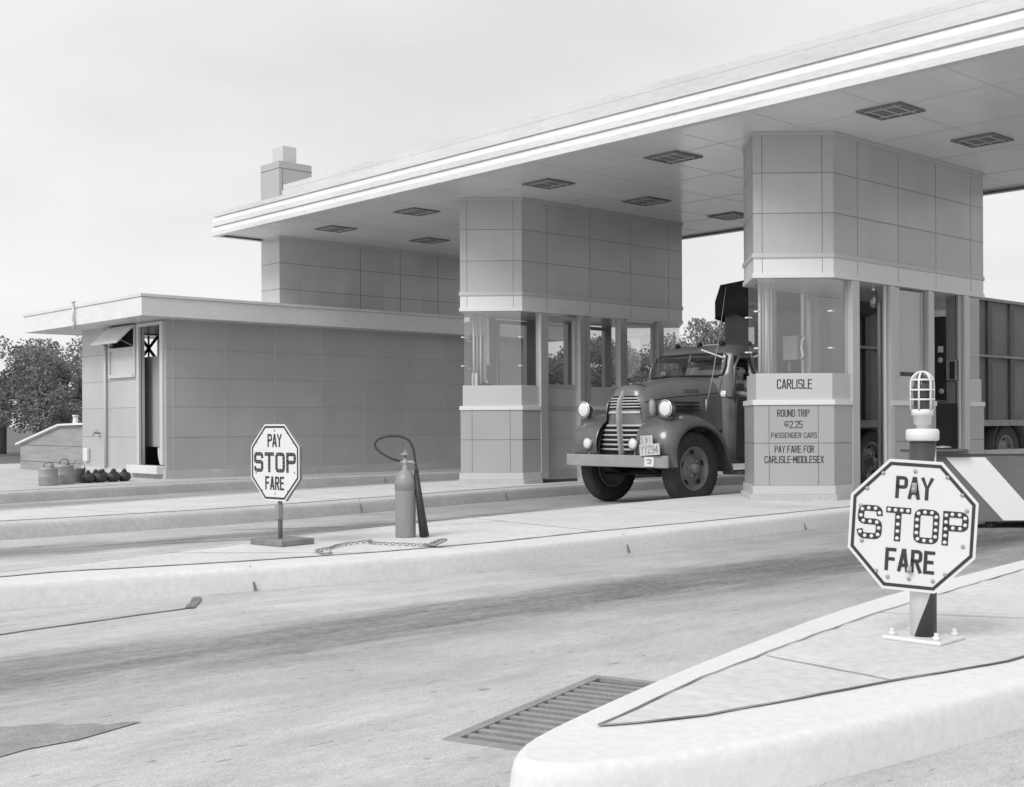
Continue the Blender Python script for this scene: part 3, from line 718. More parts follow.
mb = MB(); mb.lathe([(.04,0),(.04,.012)],(16.348,8.965,2.02),'x'); mb.build('dial','paper',t); mb = MB(); mb.lathe([(.04,0),(.04,.012)],(16.348,8.95,1.57),'x'); mb.build('dial','paper',t)
t = thing('jar_lamp','clear glass jar lamp hanging in the left doorway of the near booth','lamp',(14.48,8.89,2.9))
mb = MB(); mb.lathe([(.05,.0),(.058,.10),(.05,.19),(.03,.22)],(14.48,8.89,2.66),'z',20,False); mb.build('jar','lens',t)
mb = MB(); mb.lathe([(.035,0),(.035,.1)],(14.48,8.89,2.86)); mb.build('socket','chrome',t); mb = MB(); mb.ell((14.48,8.89,2.76),(.03,.03,.05)); mb.build('bulb','white',t)
t = thing('fare_recorder','gray box with a white handset seen through the near booth front window','recorder',(13.55,9.55,1.735))
mb = MB(); mb.box(13.45,13.62,9.4,9.62,1.95,2.27); mb.build('case','midin',t,bevel=.01); mb = MB(); mb.tube([(13.5,9.55,1.735),(13.5,9.55,1.96)],.02,8); mb.build('stand','dullmetal',t)
mb = MB(); mb.tube([(13.47,9.34,1.96),(13.47,9.32,2.0),(13.47,9.34,2.1),(13.47,9.33,2.2),(13.47,9.30,2.25)],.017,8); mb.build('handset','white',t)
t = thing('card_box','dark box with a white card on the middle booth counter','box',(13.0,15.3,1.735))
mb = MB(); mb.box(13.1,13.28,15.22,15.42,1.735,2.1); mb.build('box','midin',t,bevel=.01); mb = MB(); mb.box(12.98,12.995,15.3,15.44,1.735,1.96); mb.build('card','paper',t)
t = thing('ink_stand','small dark ink stand on the middle booth counter','ink stand',(12.95,15.0,1.735))
mb = MB(); mb.box(12.9,13.05,14.98,15.14,1.735,1.765); mb.build('tray','black',t,bevel=.005); mb = MB(); mb.lathe([(.03,0),(.035,.04),(.02,.07)],(12.97,15.03,1.765)); mb.build('bottle','galv',t); mb=MB(); mb.lathe([(.03,0),(.03,.05)],(12.98,15.1,1.765)); mb.build('bottle','black',t)

# ------------------------------------------------------------------ left service building
bx0, by0, bx1, by1, wz0, wz1 = 10.10, 20.5, 19.5, 24.15, .32, 3.03
t = thing('service_building','low gray panelled service building with white eaves and an open doorway','building',(10.1,20.5,K))
mb = MB()
T = .07
mb.box(bx0,bx1,by0,by0+T,wz0,wz1)                       # long wall
mb.box(bx1-T,bx1,by0+T,by1,wz0,wz1)
mb.box(bx0,11.26,by1-T,by1,wz0,wz1); mb.box(11.70,bx1-T,by1-T,by1,wz0,wz1); mb.box(11.26,11.70,by1-T,by1,wz0,2.45); mb.box(11.26,11.70,by1-T,by1,3.0,wz1)
yd0, yd1, yw0, yw1 = 20.66,21.5,21.70,22.86
mb.box(bx0,bx0+T,by0+T,yd0,wz0,wz1); mb.box(bx0,bx0+T,yd1,yw0,wz0,wz1); mb.box(bx0,bx0+T,yw1,by1-T,wz0,wz1)
mb.box(bx0,bx0+T,yw0,yw1,wz0,2.03); mb.box(bx0,bx0+T,yd0,yd1,wz0,.40); mb.box(bx0,bx0+T,yd0,yd1,2.98,wz1)
wall = mb.build('wall','enamel_wall',t)
mb = MB(); mb.box(bx0+T,bx1-T,by0+T,by1-T,.30,.34); mb.build('floor','darkin',t)
mb = MB(); mb.box(bx0-.03,bx1,by0-.03,by1,K,wz0); mb.build('base','kerb_old',t)
mb = MB()
xs = [10.24]+[11.28+1.04*k for k in range(8)]
for x in xs:
    mb.box(x-.008,x+.008,by0-.004,by0,wz0+.01,wz1)
mb.build('batten','seam_pale',wall)
mb = MB()
for z in (2.50,1.98,1.46,.91):
    mb.box(bx0+.02,bx1,by0-.003,by0,z-.003,z+.003)
    for a,b in ((by0+.02,yd0-.08),(yd1+.1,yw0-.05),(yw1+.05,by1)):
        mb.box(bx0-.003,bx0,a,b,z-.004,z+.004)
    if z<2.0: mb.box(bx0-.003,bx0,yw0,yw1,z-.004,z+.004)
mb.build('panel_seam','seam_soft',wall)
mb = MB(); mb.box(bx0-.05,bx0+.02,yd1,yd1+.09,.42,3.0); mb.box(bx0-.05,bx0+.02,yd0-.11,yd0,.42,3.0); mb.box(bx0-.05,bx0+.02,yd0,yd1,2.94,3.0); mb.build('door_frame','enamel_pale',t,bevel=.006)
mb = MB(); mb.box(bx0-.16,bx0+.1,yd0-.1,yd1+.3,.25,.40); mb.build('step','kerb',t,bevel=.012)
mb = MB(); mb.box(10.34,10.365,20.72,22.2,.73,2.41); mb.build('screen_panel','enamel_dado',t)
mb = MB(); mb.tube([(10.38,21.35,.72),(10.38,21.35,.58),(10.38,21.31,.48),(10.38,21.27,.40)],.028,8); mb.build('drain_pipe','white',t)
# window on the end wall
w = MB(); w.box(bx0-.03,bx0+.03,yw0,yw0+.06,2.03,3.0); w.box(bx0-.03,bx0+.03,yw1-.06,yw1,2.03,3.0); w.box(bx0-.045,bx0+.03,yw0+.06,yw1-.06,2.03,2.10); w.box(bx0-.03,bx0+.03,yw0+.06,yw1-.06,2.94,3.0); w.box(bx0-.025,bx0+.03,yw0+.06,yw1-.06,2.55,2.60)
wf = w.build('window_frame','enamel_pale',t)
w = MB(); w.box(bx0+.0,bx0+.012,yw0+.06,yw1-.06,2.10,2.55); w.build('frosted_pane','enamel_pale',wf)
w = MB()
# awning sash tilted outward, hinged at the top
a = math.radians(45); dx,dz = -math.sin(a)*.47,-math.cos(a)*.47
q = [(bx0-.05,yw0+.02,3.0),(bx0-.05,yw1-.02,3.0),(bx0-.05+dx,yw1-.02,3.0+dz),(bx0-.05+dx,yw0+.02,3.0+dz)]
w.add(q+[(x+.02,y,z-.018) for x,y,z in q],[(0,1,2,3),(7,6,5,4),(0,4,5,1),(1,5,6,2),(2,6,7,3),(3,7,4,0)]); w.build('awning_sash','enamel_white',wf)
w = MB(); w.bar((bx0-.02,yw0+.1,2.62),(bx0+dx*.8,yw0+.1,3.0+dz*.85),.02,.02); w.bar((bx0-.02,yw1-.1,2.62),(bx0+dx*.8,yw1-.1,3.0+dz*.85),.02,.02); w.build('stay','dullmetal',wf)
mb = MB(); mb.tube([(bx0-.04,22.97,3.0),(bx0-.04,22.97,.3)],.03,8); mb.build('downpipe','enamel_pale',t)
mb = MB(); mb.tube([(bx0-.02,23.3,.98),(bx0-.13,23.3,.98),(bx0-.15,23.3,.93)],.018,8); mb.lathe([(.05,0),(.05,.015)],(bx0-.10,23.3,1.02)); mb.build('water_tap','galv',t)
mb = MB(); mb.bar((11.28,by1-.07,2.47),(11.68,by1-.07,2.98),.05,.05); mb.bar((11.68,by1-.07,2.47),(11.28,by1-.07,2.98),.05,.05); mb.bar((11.48,by1-.07,2.46),(11.48,by1-.07,2.99),.03,.03); mb.build('window_brace','black',t)
# roof
mb = MB(); mb.box(9.36,bx1+.3,19.87,25.2,3.03,3.06); mb.build('soffit','ceiling',t)
mb = MB()
mb.box(9.34,bx1+.3,19.85,19.88,3.01,3.33); mb.box(9.34,9.37,19.88,25.2,3.01,3.33); mb.box(9.37,bx1+.3,25.17,25.2,3.01,3.33)
mb.build('eaves_board','fascia',t)
mb = MB(); mb.box(9.32,bx1+.3,19.83,25.22,3.335,3.385); mb.build('roof','fascia_gray',t)
mb = MB(); mb.box(9.37,bx1+.2,19.88,25.17,3.06,3.334); mb.build('roof_core','midin',t)
mb = MB(); mb.tube([(9.30,22.62,2.95),(9.30,22.62,3.42)],.022,8); mb.tube([(9.30,22.62,2.93),(9.30,22.62,3.08)],.034,8); mb.lathe([(.022,0),(.05,.03)],(9.30,22.62,3.42)); mb.build('vent_pipe','alu',t)
# chimney tower standing behind the eaves and through the canopy
t = thing('chimney_tower','gray panelled tower rising through the canopy end, with stepped chimney on top','tower',(12.43,20.49,3.385))
mb = MB(); mb.box(12.43,19.0,20.49,21.16,3.385,4.748); sh = mb.build('shaft','enamel',t)
mb = MB()
for z in (3.735,4.235): mb.box(12.428,19.0,20.488,21.162,z-.004,z+.004)
for x in (14.3,15.3,16.3,17.3): 
    for za,zb in ((3.39,3.73),(3.74,4.23),(4.24,4.70)): mb.box(x-.004,x+.004,20.487,20.49,za,zb)
mb.build('panel_seam','seam',sh)
mb = MB(); mb.box(13.27,13.31,20.485,20.49,3.39,4.70); mb.build('batten','seam_pale',sh)
mb = MB(); mb.box(12.41,19.0,20.47,21.18,4.70,4.749); mb.build('top_trim','enamel_pale',t)
mb = MB(); mb.box(12.43,13.16,20.49,21.17,5.15,6.05); mb.box(12.43,13.16,20.49,21.17,6.06,6.19); ch = mb.build('chimney','enamel_dado',t)
mb = MB(); mb.box(12.427,13.163,20.487,21.173,6.049,6.061); mb.box(12.428,13.162,20.488,21.172,5.42,5.428); mb.box(12.50,12.51,20.488,20.49,5.43,6.04); mb.build('panel_seam','seam',ch)
mb = MB(); mb.box(12.59,12.90,20.62,21.0,6.19,6.53); mb.build('chimney_cap','enamel_pale',ch,bevel=.01)

# ------------------------------------------------------------------ shed, cans, torches by the building
t = thing('tool_shed','low boarded gray shed with pale sloping roof left of the service building','shed',(10.8,25.6,0))
sx0,sx1,sy0,sy1 = 10.25,11.9,24.36,27.9
mb = MB(); q=[(sy0,0),(sy1,0),(sy1,.72),(25.6,1.12),(sy0,1.14)]
vs=[(sx0,y,z) for y,z in q]+[(sx1,y,z) for y,z in q]; n=5
mb.add(vs,[tuple(range(n)),tuple(range(2*n-1,n-1,-1))]+[(i,(i+1)%n,(i+1)%n+n,i+n) for i in range(n)]); w=mb.build('wall','wood',t)
mb = MB()
for z in (.35,.7): mb.box(sx0-.003,sx0,sy0,sy1,z-.006,z+.006)
mb.build('board_seam','seam',w)
mb = MB(); vs=[(x,y,z) for x in (sx0-.08,sx1+.05) for y,z in ((sy0-.06,1.145),(25.6,1.125),(sy1+.1,.70),(sy1+.1,.74),(25.6,1.165),(sy0-.06,1.185))]
mb.add(vs,[tuple(range(6)),tuple(range(11,5,-1))]+[(i,(i+1)%6,(i+1)%6+6,i+6) for i in range(6)]); mb.build('roof','roofwhite',t)
mb = MB(); mb.lathe([(.06,0),(.06,1.36)],(11.98,29.05,0),'z',10); mb.lathe([(.075,1.34),(.075,1.38)],(11.98,29.05,0),'z',10); tag(mb.build('marker_post','white'),'short white post standing behind the low boarded shed','post')
mb = MB(); mb.box(bx0-.07,bx0-.005,23.78,23.98,.42,.68); tag(mb.build('outlet_box','white',bevel=.015),'small white box fixed low on the building corner beside the shed','box')
def can(x,y,r,h,lab):
    t = thing('fuel_can',lab,'can',(x,y,K+.004))
    mb = MB(); mb.lathe([(r*.97,0),(r,.02),(r,h*.45),(r*1.02,h*.47),(r,h*.49),(r,h*.88),(r*1.02,h*.9),(r*.9,h*.95),(r*.3,h),(r*.28,h*1.02)],(x,y,K+.004),'z',24); mb.build('body','galv',t)
    mb = MB(); mb.tube([(x-r*.5,y,K+h*.95),(x-r*.45,y,K+h*1.2),(x,y,K+h*1.28),(x+r*.45,y,K+h*1.2),(x+r*.5,y,K+h*.95)],.012,6); mb.build('handle','dullmetal',t)
    mb = MB(); mb.lathe([(.03,0),(.03,.05),(.012,.06)],(x+r*.2,y-r*.5,K+h*.96)); mb.build('spout','dullmetal',t)
can(8.12,20.17,.155,.33,'round gray fuel can with handle on the kerb, right one of the two cans')
can(7.74,19.86,.15,.30,'round gray fuel can at the left edge, left one of the two cans')
x,y = 8.47,20.42
t = thing('pail','small pale pail with raised handle between fuel can and black torches','pail',(x,y,K+.004))
mb = MB(); mb.lathe([(.085,0),(.115,.24),(.12,.245),(.11,.24),(.08,.01)],(x,y,K+.004),'z',20); mb.build('body','galv',t)
mb = MB(); mb.tube([(x+.11*math.cos(a)*.7,y-.11*math.cos(a)*.7,K+.24+.15*math.sin(a)) for a in [PI*i/10 for i in range(11)]],.008,6); mb.build('handle','steel',t)
tor = None
tl = ['leftmost of the round black road torches, beside the pail','round black road torch, second from the left in the front','round black road torch in the middle of the front row','rightmost round black road torch, nearest the doorway step','black road torch behind the front row, left end','black road torch behind the front row, in the middle','black road torch behind the front row, right end']
for i,(a,b) in enumerate([(8.55,20.22),(8.76,20.24),(9.02,20.30),(9.26,20.38),(8.80,20.50),(8.95,20.56),(9.16,20.58)]):
    if tor is None:
        tor = thing('road_torch',tl[0],'torch',(a,b,K+.004)); t=tor
        mb = MB(); mb.lathe([(.06,0),(.10,.03),(.115,.075),(.105,.12),(.07,.155),(.04,.165)],(a,b,K+.004),'z',20); mb.build('body','torch',t)
        mb = MB(); mb.lathe([(.04,.165),(.04,.19),(.03,.19),(.025,.215),(.02,.215)],(a,b,K+.004),'z',14); mb.build('burner','torch',t)
    else: t = copy_tree(tor); t.location=(a,b,K+.004); t['label']=tl[i]
    t['group']='black round road torches beside the service building'

# ------------------------------------------------------------------ stop signs
def octagon(w,h,cut=.2929):
    a,b = w/2,h/2; c,d = w*cut,h*cut
    return [(-a+c,-b),(a-c,-b),(a,-b+d),(a,b-d),(a-c,b),(-a+c,b),(-a,b-d),(-a,-b+d)]
def sign_face(t, w, h, zc, detail):
    """face in local XZ, front towards -Y, centre at z=zc"""
    pl = lambda x,z,l: (x, -.014-l, zc+z)
    def flat(mb, poly, l): mb.add([pl(x,z,l) for x,z in poly],[tuple(range(len(poly)))])
    mb = MB(); o = octagon(w,h)
    vs = [(x,-.014,zc+z) for x,z in o]+[(x,.014,zc+z) for x,z in o]
    mb.add(vs,[tuple(range(8)),tuple(range(15,7,-1))]+[(i,(i+1)%8,(i+1)%8+8,i+8) for i in range(8)])
    mb.m[1:]=[1]*9; face = mb.build('sign_face',['signwhite','dullmetal'],t,world=False)
    mb = MB(); o1 = octagon(w*.955,h*.955); o2 = octagon(w*.905,h*.905)
    vs = [pl(x,z,.002) for x,z in o1]+[pl(x,z,.002) for x,z in o2]
    mb.add(vs,[(i,(i+1)%8,(i+1)%8+8,i+8) for i in range(8)]); mb.build('border','blackletter',face,world=False)
    mb = MB(); beads=[]
    text(mb,'PAY',.0*w,.215*h,.145*h,.265*w,pl,.026*h,w=.50,gap=.24)
    text(mb,'FARE',.0*w,-.345*h,.150*h,.365*w,pl,.026*h,w=.42,gap=.27)
    text(mb,'STOP',.0*w,-.105*h,.215*h,.815*w,pl,.046*h,w=.62,gap=.32,beads=(beads,.0385*h*1.35))
    let = mb.build('lettering','blackletter',face,world=False,fixn=False)
    rb = .0155*h
    if detail:
        first=None
        for q in beads:
            if first is None:
                mb = MB(); mb.lathe([(rb,0),(rb*.9,-.004),(rb*.5,-.007),(1e-5,-.008)],(0,0,0),'y',12); first = mb.build('reflector_bead','chrome_bead',let,world=False); o=first
            else: o = first.copy(); C.objects.link(o)
            o.location = (q.x,-.017,zc+q.y)
        # rim bolts
        f0=None
        ring=[]
        for (x,z) in [(-.27,.40),(.27,.40),(-.40,.27),(.40,.27),(-.445,.13),(.445,.15),(-.42,-.15),(.43,-.13),(-.28,-.38),(.30,-.36),(-.18,-.42),(.20,-.42),(0,-.42),(0,.43)]:
            if f0 is None:
                mb=MB(); mb.lathe([(.0085,0),(.0085,-.004),(.004,-.006),(1e-5,-.006)],(0,0,0),'y',10); f0=mb.build('bolt','galv',face,world=False); o=f0
            else: o=f0.copy(); C.objects.link(o)
            o.location=(x*w*.93,-.015,zc+z*h*.97)
        for z,hh in ((.27*h,.034),(-.345*h,.02)):
            mb=MB(); mb.box(-.011,.011,-.03,-.0175,zc+z-hh*.3,zc+z+hh); mb.lathe([(.012,0),(.012,-.012),(.006,-.016)],(0,-.03,zc+z+.006),'y',10); mb.build('clamp','galv',face,world=False,bevel=.004)
    else:
        mb=MB()
        for q in beads: mb.lathe([(rb*.5,0),(1e-5,-.006)],(q.x,-.017,zc+q.y),'y',6)
        mb.build('reflector_beads','chrome_bead',let,world=False)
        mb=MB()
        for (x,z) in [(-.27,.40),(.27,.40),(-.40,.27),(.40,.27),(-.42,-.15),(.43,-.13),(-.28,-.38),(.28,-.38),(0,-.42),(0,.43)]: mb.lathe([(.009,0),(1e-5,-.005)],(x*w*.93,-.015,zc+z*h*.97),'y',6)
        mb.build('bolts','galv',face,world=False)
    return face
M['chrome_bead'] = gray('reflector_glass', .66, .15, .05, 20, spec=.8)
TH = math.radians(47.33)
# near sign: local -Y is the front; camera looks along heading TH
R1 = TH-math.pi/2
t = thing('stop_sign_post','large octagonal PAY STOP FARE sign on a striped post topped by a caged lamp','sign',(5.02,2.84,K+.004), R1-math.radians(21))
face = sign_face(t,.54,.578,.675-K,True)
for o in [face]: o.location = (-.01,-.085,0); o.rotation_euler=(0,math.radians(3.6),0)
# rotation is about the foot of the post; re-centre
o = face; cz=.675-K; a=math.radians(3.6); o.location = (-.040-math.sin(a)*cz, -.085, cz-math.cos(a)*cz)
mb = MB(); rp=.058; mb.lathe([(rp,.018),(rp,.91)],(0,0,0),'z',40)
po = mb.build('post','post_stripe',t,world=False)
mb = MB(); mb.box(-.14,.14,-.12,.12,0,.018); o=mb.build('base_plate','white',t,world=False,bevel=.006); o.rotation_euler=(0,0,-.42)
for sx in (-1,1):
    for sy in (-1,1):
        mb=MB(); mb.lathe([(.018,.018),(.018,.034),(.011,.034),(.011,.05)],(sx*.105,sy*.085,0),'z',6); o=mb.build('anchor_bolt','white',t,world=False); o.rotation_euler=(0,0,-.42)
zt=.888
mb = MB(); mb.lathe([(.066,zt),(.072,zt+.008),(.072,zt+.045),(.066,zt+.053),(.03,zt+.055)],(0,0,0),'z',28); mb.build('cap','white',t,world=False)
mb = MB(); mb.lathe([(.026,zt+.055),(.026,zt+.072),(.037,zt+.074),(.039,zt+.112),(.047,zt+.114),(.048,zt+.14),(.04,zt+.142)],(0,0,0),'z',24); lb = mb.build('lamp_base','white',t,world=False)
mb = MB(); mb.lathe([(.038,zt+.142),(.040,zt+.24),(.032,zt+.275),(.014,zt+.292),(1e-5,zt+.295)],(0,0,0),'z',24); 
M['globe'] = gray('coloured_globe', .045, .12, .15, 8, spec=.8)
mb.build('lamp_globe','globe',t,world=False)
mb = MB(); rc=.051; zb=zt+.14
for k in range(3):
    a=PI*k/3+1.35; pts=[(rc*math.cos(a),rc*math.sin(a),zb),(rc*math.cos(a),rc*math.sin(a),zb+.10)]
    pts+=[(rc*math.cos(a)*math.cos(q),rc*math.sin(a)*math.cos(q),zb+.115+.055*math.sin(q)) for q in [PI*i/12 for i in range(13)]]
    pts+=[(-rc*math.cos(a),-rc*math.sin(a),zb+.10),(-rc*math.cos(a),-rc*math.sin(a),zb)]
    mb.tube(pts,.0048,6)
for z,rr2 in ((zb+.045,rc),(zb+.088,rc),(zb+.133,rc*.93)): mb.tube([(rr2*math.cos(2*PI*i/24),rr2*math.sin(2*PI*i/24),z) for i in range(24)],.0046,6,closed=True)
mb.build('lamp_guard','white',t,world=False)
# far small sign on a low portable stand
t = thing('stop_sign_stand','small octagonal PAY STOP FARE sign on a low portable stand, left of the cylinder','sign',(5.235,8.68,K+.004), R1-math.radians(40))
face = sign_face(t,.62,.62,.825-K,False); face.location=(-.012,0,0)
mb = MB(); mb.tube([(0,.03,.04),(0,.03,.62)],.019,8); mb.build('post','dullmetal',t,world=False)
mb = MB(); mb.box(-.03,.022,-.01,.05,.20,.33); mb.build('flasher','galv',t,world=False,bevel=.012)
mb = MB(); mb.box(-.20,.20,-.12,.22,0,.05); mb.build('base_block','dullmetal',t,world=False,bevel=.008)

# ------------------------------------------------------------------ extinguisher and chain
ex,ey = 6.37,8.47; zb=K+.004
t = thing('gas_cylinder','upright gray fire extinguisher cylinder with black looping hose on the middle island','fire extinguisher',(ex,ey,zb))
mb = MB(); r=.088
mb.lathe([(r*.96,0),(r,.012),(r,.455),(r*.97,.49),(r*.82,.53),(r*.55,.565),(r*.3,.58),(.024,.585),(.024,.625)],(ex,ey,zb),'z',32); mb.build('cylinder','extpaint',t)
mb = MB(); mb.lathe([(r+.002,.405),(r+.004,.41),(r+.004,.458),(r+.002,.462)],(ex,ey,zb),'z',32,False); bd=mb.build('label_band','dullmetal',t)
vx = Vector((math.sin(TH),-math.cos(TH),0)); vd=Vector((math.cos(TH),math.sin(TH),0))  # camera right / depth
E0 = Vector((ex,ey,zb))
def EP(a,b,z): return tuple(E0+vx*a+vd*b+Vector((0,0,z)))
mb = MB(); mb.lathe([(.02,.62),(.028,.63),(.028,.66),(.014,.665),(.014,.70)],(ex,ey,zb),'z',16); mb.tube([EP(-.045,0,.645),EP(.06,0,.645),EP(.085,-.01,.63)],.014,8); va=mb.build('valve','galv',t)
mb = MB(); mb.lathe([(.012,.70),(.042,.705),(.042,.718),(.012,.722),(.010,.745)],(ex,ey,zb),'z',14); mb.build('handwheel','galv',va)
def crom(P_,n=6):
    P_=[Vector(p) for p in P_]; P_=[P_[0]*2-P_[1]]+P_+[P_[-1]*2-P_[-2]]; out=[]
    for i in range(1,len(P_)-2):
        a,b,c_,d=P_[i-1:i+3]
        for k in range(n):
            u=k/n; out.append(.5*((2*b)+(-a+c_)*u+(2*a-5*b+4*c_-d)*u*u+(-a+3*b-3*c_+d)*u**3))
    out.append(P_[-2]); return out
s_=10.5/1226
pts=[EP((u-406)*s_,dep,(538-v)*s_) for u,v,dep in ((402,462,0),(392,459,.0),(381,453,.02),(375,446,.04),(378,440,.05),(388,437,.05),(400,437,.05),(409,441,.04),(414,450,.02),(415.5,459,.0),(416.5,468,-.01))]
mb = MB(); mb.tube(crom(pts),.0105,8); mb.build('hose','hose',t)
mb = MB(); mb.tube([EP(.088,-.01,.63),EP(.096,-.01,.58),EP(.098,-.01,.56)],[.012,.014,.022],10); mb.tube([EP(.094,-.01,.56),EP(.125,-.02,.30),EP(.165,-.03,.004)],[.020,.031,.042],14); mb.build('horn','hose',t)
mb = MB(); mb.bar(EP(.06,0,.43),EP(.13,-.01,.43),.012,.03); mb.build('bracket','galv',t)
# chain lying on the slab
cp=[(5.08,7.80),(5.12,7.93),(5.30,8.02),(5.44,8.14),(5.62,8.22),(5.85,8.26),(5.78,8.17),(5.80,8.08),(5.83,7.98),(5.88,7.88),(5.92,7.78),(5.96,7.68),(5.99,7.62),(6.03,7.66),(5.97,7.70),(6.01,7.62),(6.05,7.64)]
path=crom([(x,y,K+.02) for x,y in cp],14)
mb=MB(); acc=0; k=0
pp=[path[0]]
for a,b in zip(path,path[1:]):
    acc+=(b-a).length
    if acc>.026: pp.append(b); acc=0
for a,b in zip(pp,pp[1:]):
    d=(b-a).normalized(); sd=Vector((-d.y,d.x,0)); up=Vector((0,0,1)); w = sd if k%2==0 else up; c0=(a+b)/2+Vector((0,0,.0 if k%2 else .004)); k+=1
    mb.tube([tuple(c0+d*.018*math.cos(2*PI*i/10)+w*.010*math.sin(2*PI*i/10)) for i in range(10)],.0038,5,closed=True)
t=thing('chain','rusty loose chain with hook lying on the island in front of the cylinder','chain',(5.6,8.0,K+.004))
mb.build('links','steel',t)
mb=MB(); hk=[(5.08,7.82,K+.02),(5.05,7.76,K+.02),(5.06,7.71,K+.02),(5.10,7.70,K+.02),(5.12,7.74,K+.025)]; mb.tube(crom(hk,4),.009,6); mb.build('hook','steel',t)
mb=MB()
for kx in range(3):
    mb.tube([(6.02+.035*math.cos(a)+.02*kx,7.63+.05*math.sin(a)-.02*kx,K+.03+.012*kx+.01*math.cos(a)) for a in [2*PI*i/14 for i in range(14)]],.008,6,closed=True)
mb.build('shackle','steel',t)

# ------------------------------------------------------------------ lane barrier with white stripe
s47,c47=math.sin(TH),math.cos(TH)
def FD(u,v,D):
    R=math.radians(.256); x=(u-528)/1226; y=(423-v)/1226; cr,sr=math.cos(R),math.sin(R)
    tt,w=x*cr+y*sr,-x*sr+y*cr; l=tt*D; return Vector((D*c47+l*s47, D*s47-l*c47, 1.14+w*D))
a0=FD(936,452,13); a1=FD(1046,458,13); zt=.785
t=thing('lane_barrier','low gray lane barrier with one broad white diagonal stripe, behind the large sign','barrier',(a0.x,a0.y,0))
mb=MB(); mb.prism([(a0.x,a0.y),(a1.x,a1.y),(a1.x+4,a1.y),(a0.x+4,a0.y)],.07,zt); bo=mb.build('body','stripe_gray',t,bevel=.01)
mb=MB(); mb.prism(offset([(a0.x,a0.y),(a1.x,a1.y),(a1.x+4,a1.y),(a0.x+4,a0.y)],.02),zt,zt+.03); mb.build('top_rail','dullmetal',t,bevel=.006)
mb=MB()
for f in (.1,.55,.95):
    q=a0.lerp(a1,f); mb.box(q.x-.02,q.x+.1,q.y+.04,q.y+.12,0,.07)
mb.build('foot','black',t)
fe=(a1-a0); fe.z=0; fl=fe.length; fe.normalize(); fn=Vector((fe.y,-fe.x,0))
def BP(u,z): 
    q=Vector((a0.x,a0.y,0))+fe*((u-936)/110*fl)+fn*.004; return (q.x,q.y,z)
mb=MB(); mb.add([BP(945.5,zt-.03),BP(1003,.085),BP(1041,.085),BP(985,zt-.03)],[(0,1,2,3)]); mb.build('white_stripe','white_bright',bo)
p=FD(904,447,12.9); q=FD(968,450.5,12.9)
mb=MB(); mb.bar((p.x+.05,p.y+.05,zt+.045),(q.x+.05,q.y+.05,zt+.045),.16,.028); tag(mb.build('plank','darkin',bevel=.004),'dark plank lying across the top of the lane barrier','plank')
p=FD(947,447,12.95)
mb=MB(); mb.lathe([(.05,.0),(.082,.012),(.085,.018),(.06,.03),(1e-5,.036)],(p.x+.03,p.y+.06,zt+.0595)); tag(mb.build('dish','galv'),'shallow gray metal dish resting upside down on the dark plank','dish')

for bth,D,us,zt_ in ((bA,15.75,(760,763.5,767,771.5),2.92),(bB,20.1,(474,477.5,481,485),2.92)):
    for i,u in enumerate(us):
        q=FD(u,400,D+.08*(i%2)); mb=MB(); mb.tube([(q.x,q.y,1.735),(q.x,q.y,zt_)],.017,8); mb.build('conduit','white',bth)
q=FD(809,400,16.3); mb=MB(); mb.tube([(q.x,q.y,1.2),(q.x,q.y,2.75)],.03,8); mb.build('conduit','white',bA)
# ------------------------------------------------------------------ truck (local: +x forward, +y its left side, towards the camera)
FX, FY = 12.95, 11.55
tr = thing('truck','old round-fendered tractor truck with vertical front grille, stopped between the booths','truck',(FX,FY,0), PI)
def TB(mb,name,mat,parent=tr,**k): return mb.build(name,mat,parent,world=False,**k)
RW=.51
def wheel_mb(dual=False):
    tyre=MB(); w=.105
    tyre.lathe([(.30,-w*.72),(.34,-w*.88),(.42,-w),(.475,-w*.93),(.50,-w*.72),(RW,-w*.4),(RW,w*.4),(.50,w*.72),(.475,w*.93),(.42,w),(.34,w*.88),(.30,w*.72)],(0,0,0),'y',48,False)
    for s in (-1,1):
        for i in range(44):
            a=2*PI*i/44+(.07 if s>0 else 0); ca,sa=math.cos(a),math.sin(a)
            tyre.bar((ca*.492,s*.035,sa*.492),(ca*.466,s*.103,sa*.466),.026,.022,up=(ca,0,sa))
    rim=MB()
    rim.lathe([(.305,w*.70),(.30,w*.80),(.275,w*.74),(.262,w*.25),(.20,w*.10),(.155,w*.35),(.12,w*.55),(.075,w*.62),(.07,w*1.1),(.055,w*1.25),(1e-5,w*1.28)],(0,0,0),'y',40,False)
    rim.lathe([(.305,-w*.70),(.30,-w*.80),(.275,-w*.74),(.255,-w*.2),(.1,-w*.1),(1e-5,-w*.1)],(0,0,0),'y',40,False)
    hol=MB()
    for i in range(5):
        a=2*PI*i/5+.3; ca,sa=math.cos(a),math.sin(a); n=12
        vs=[(ca*(.222+.026*math.cos(b))-sa*.045*math.sin(b), w*.30+.006, sa*(.222+.026*math.cos(b))+ca*.045*math.sin(b)) for b in [2*PI*q/n for q in range(n)]]
        hol.add(vs,[tuple(range(n))])  # flat black ovals paint the shade of the hand holes
    nuts=[]
    for i in range(6):
        a=2*PI*i/6; nb_=MB(); nb_.lathe([(.017,w*.5),(.015,w*.78),(1e-5,w*.8)],(.112*math.cos(a),0,.112*math.sin(a)),'y',6); nuts.append(nb_)
    return tyre,rim,hol,nuts
def make_wheel(loc, flip):
    ty,ri,ho,nu=wheel_mb()
    w=ty.build('wheel','rubber',tr,world=False); w.location=loc
    if flip: w.rotation_euler=(0,0,PI)
    ri.build('rim','rim',w,world=False); ho.build('hand_holes','ironslot',w,world=False)
    for q in nu: q.build('lug_nut','galv',w,world=False)
    return w
wl=make_wheel((0,.76,RW),False)
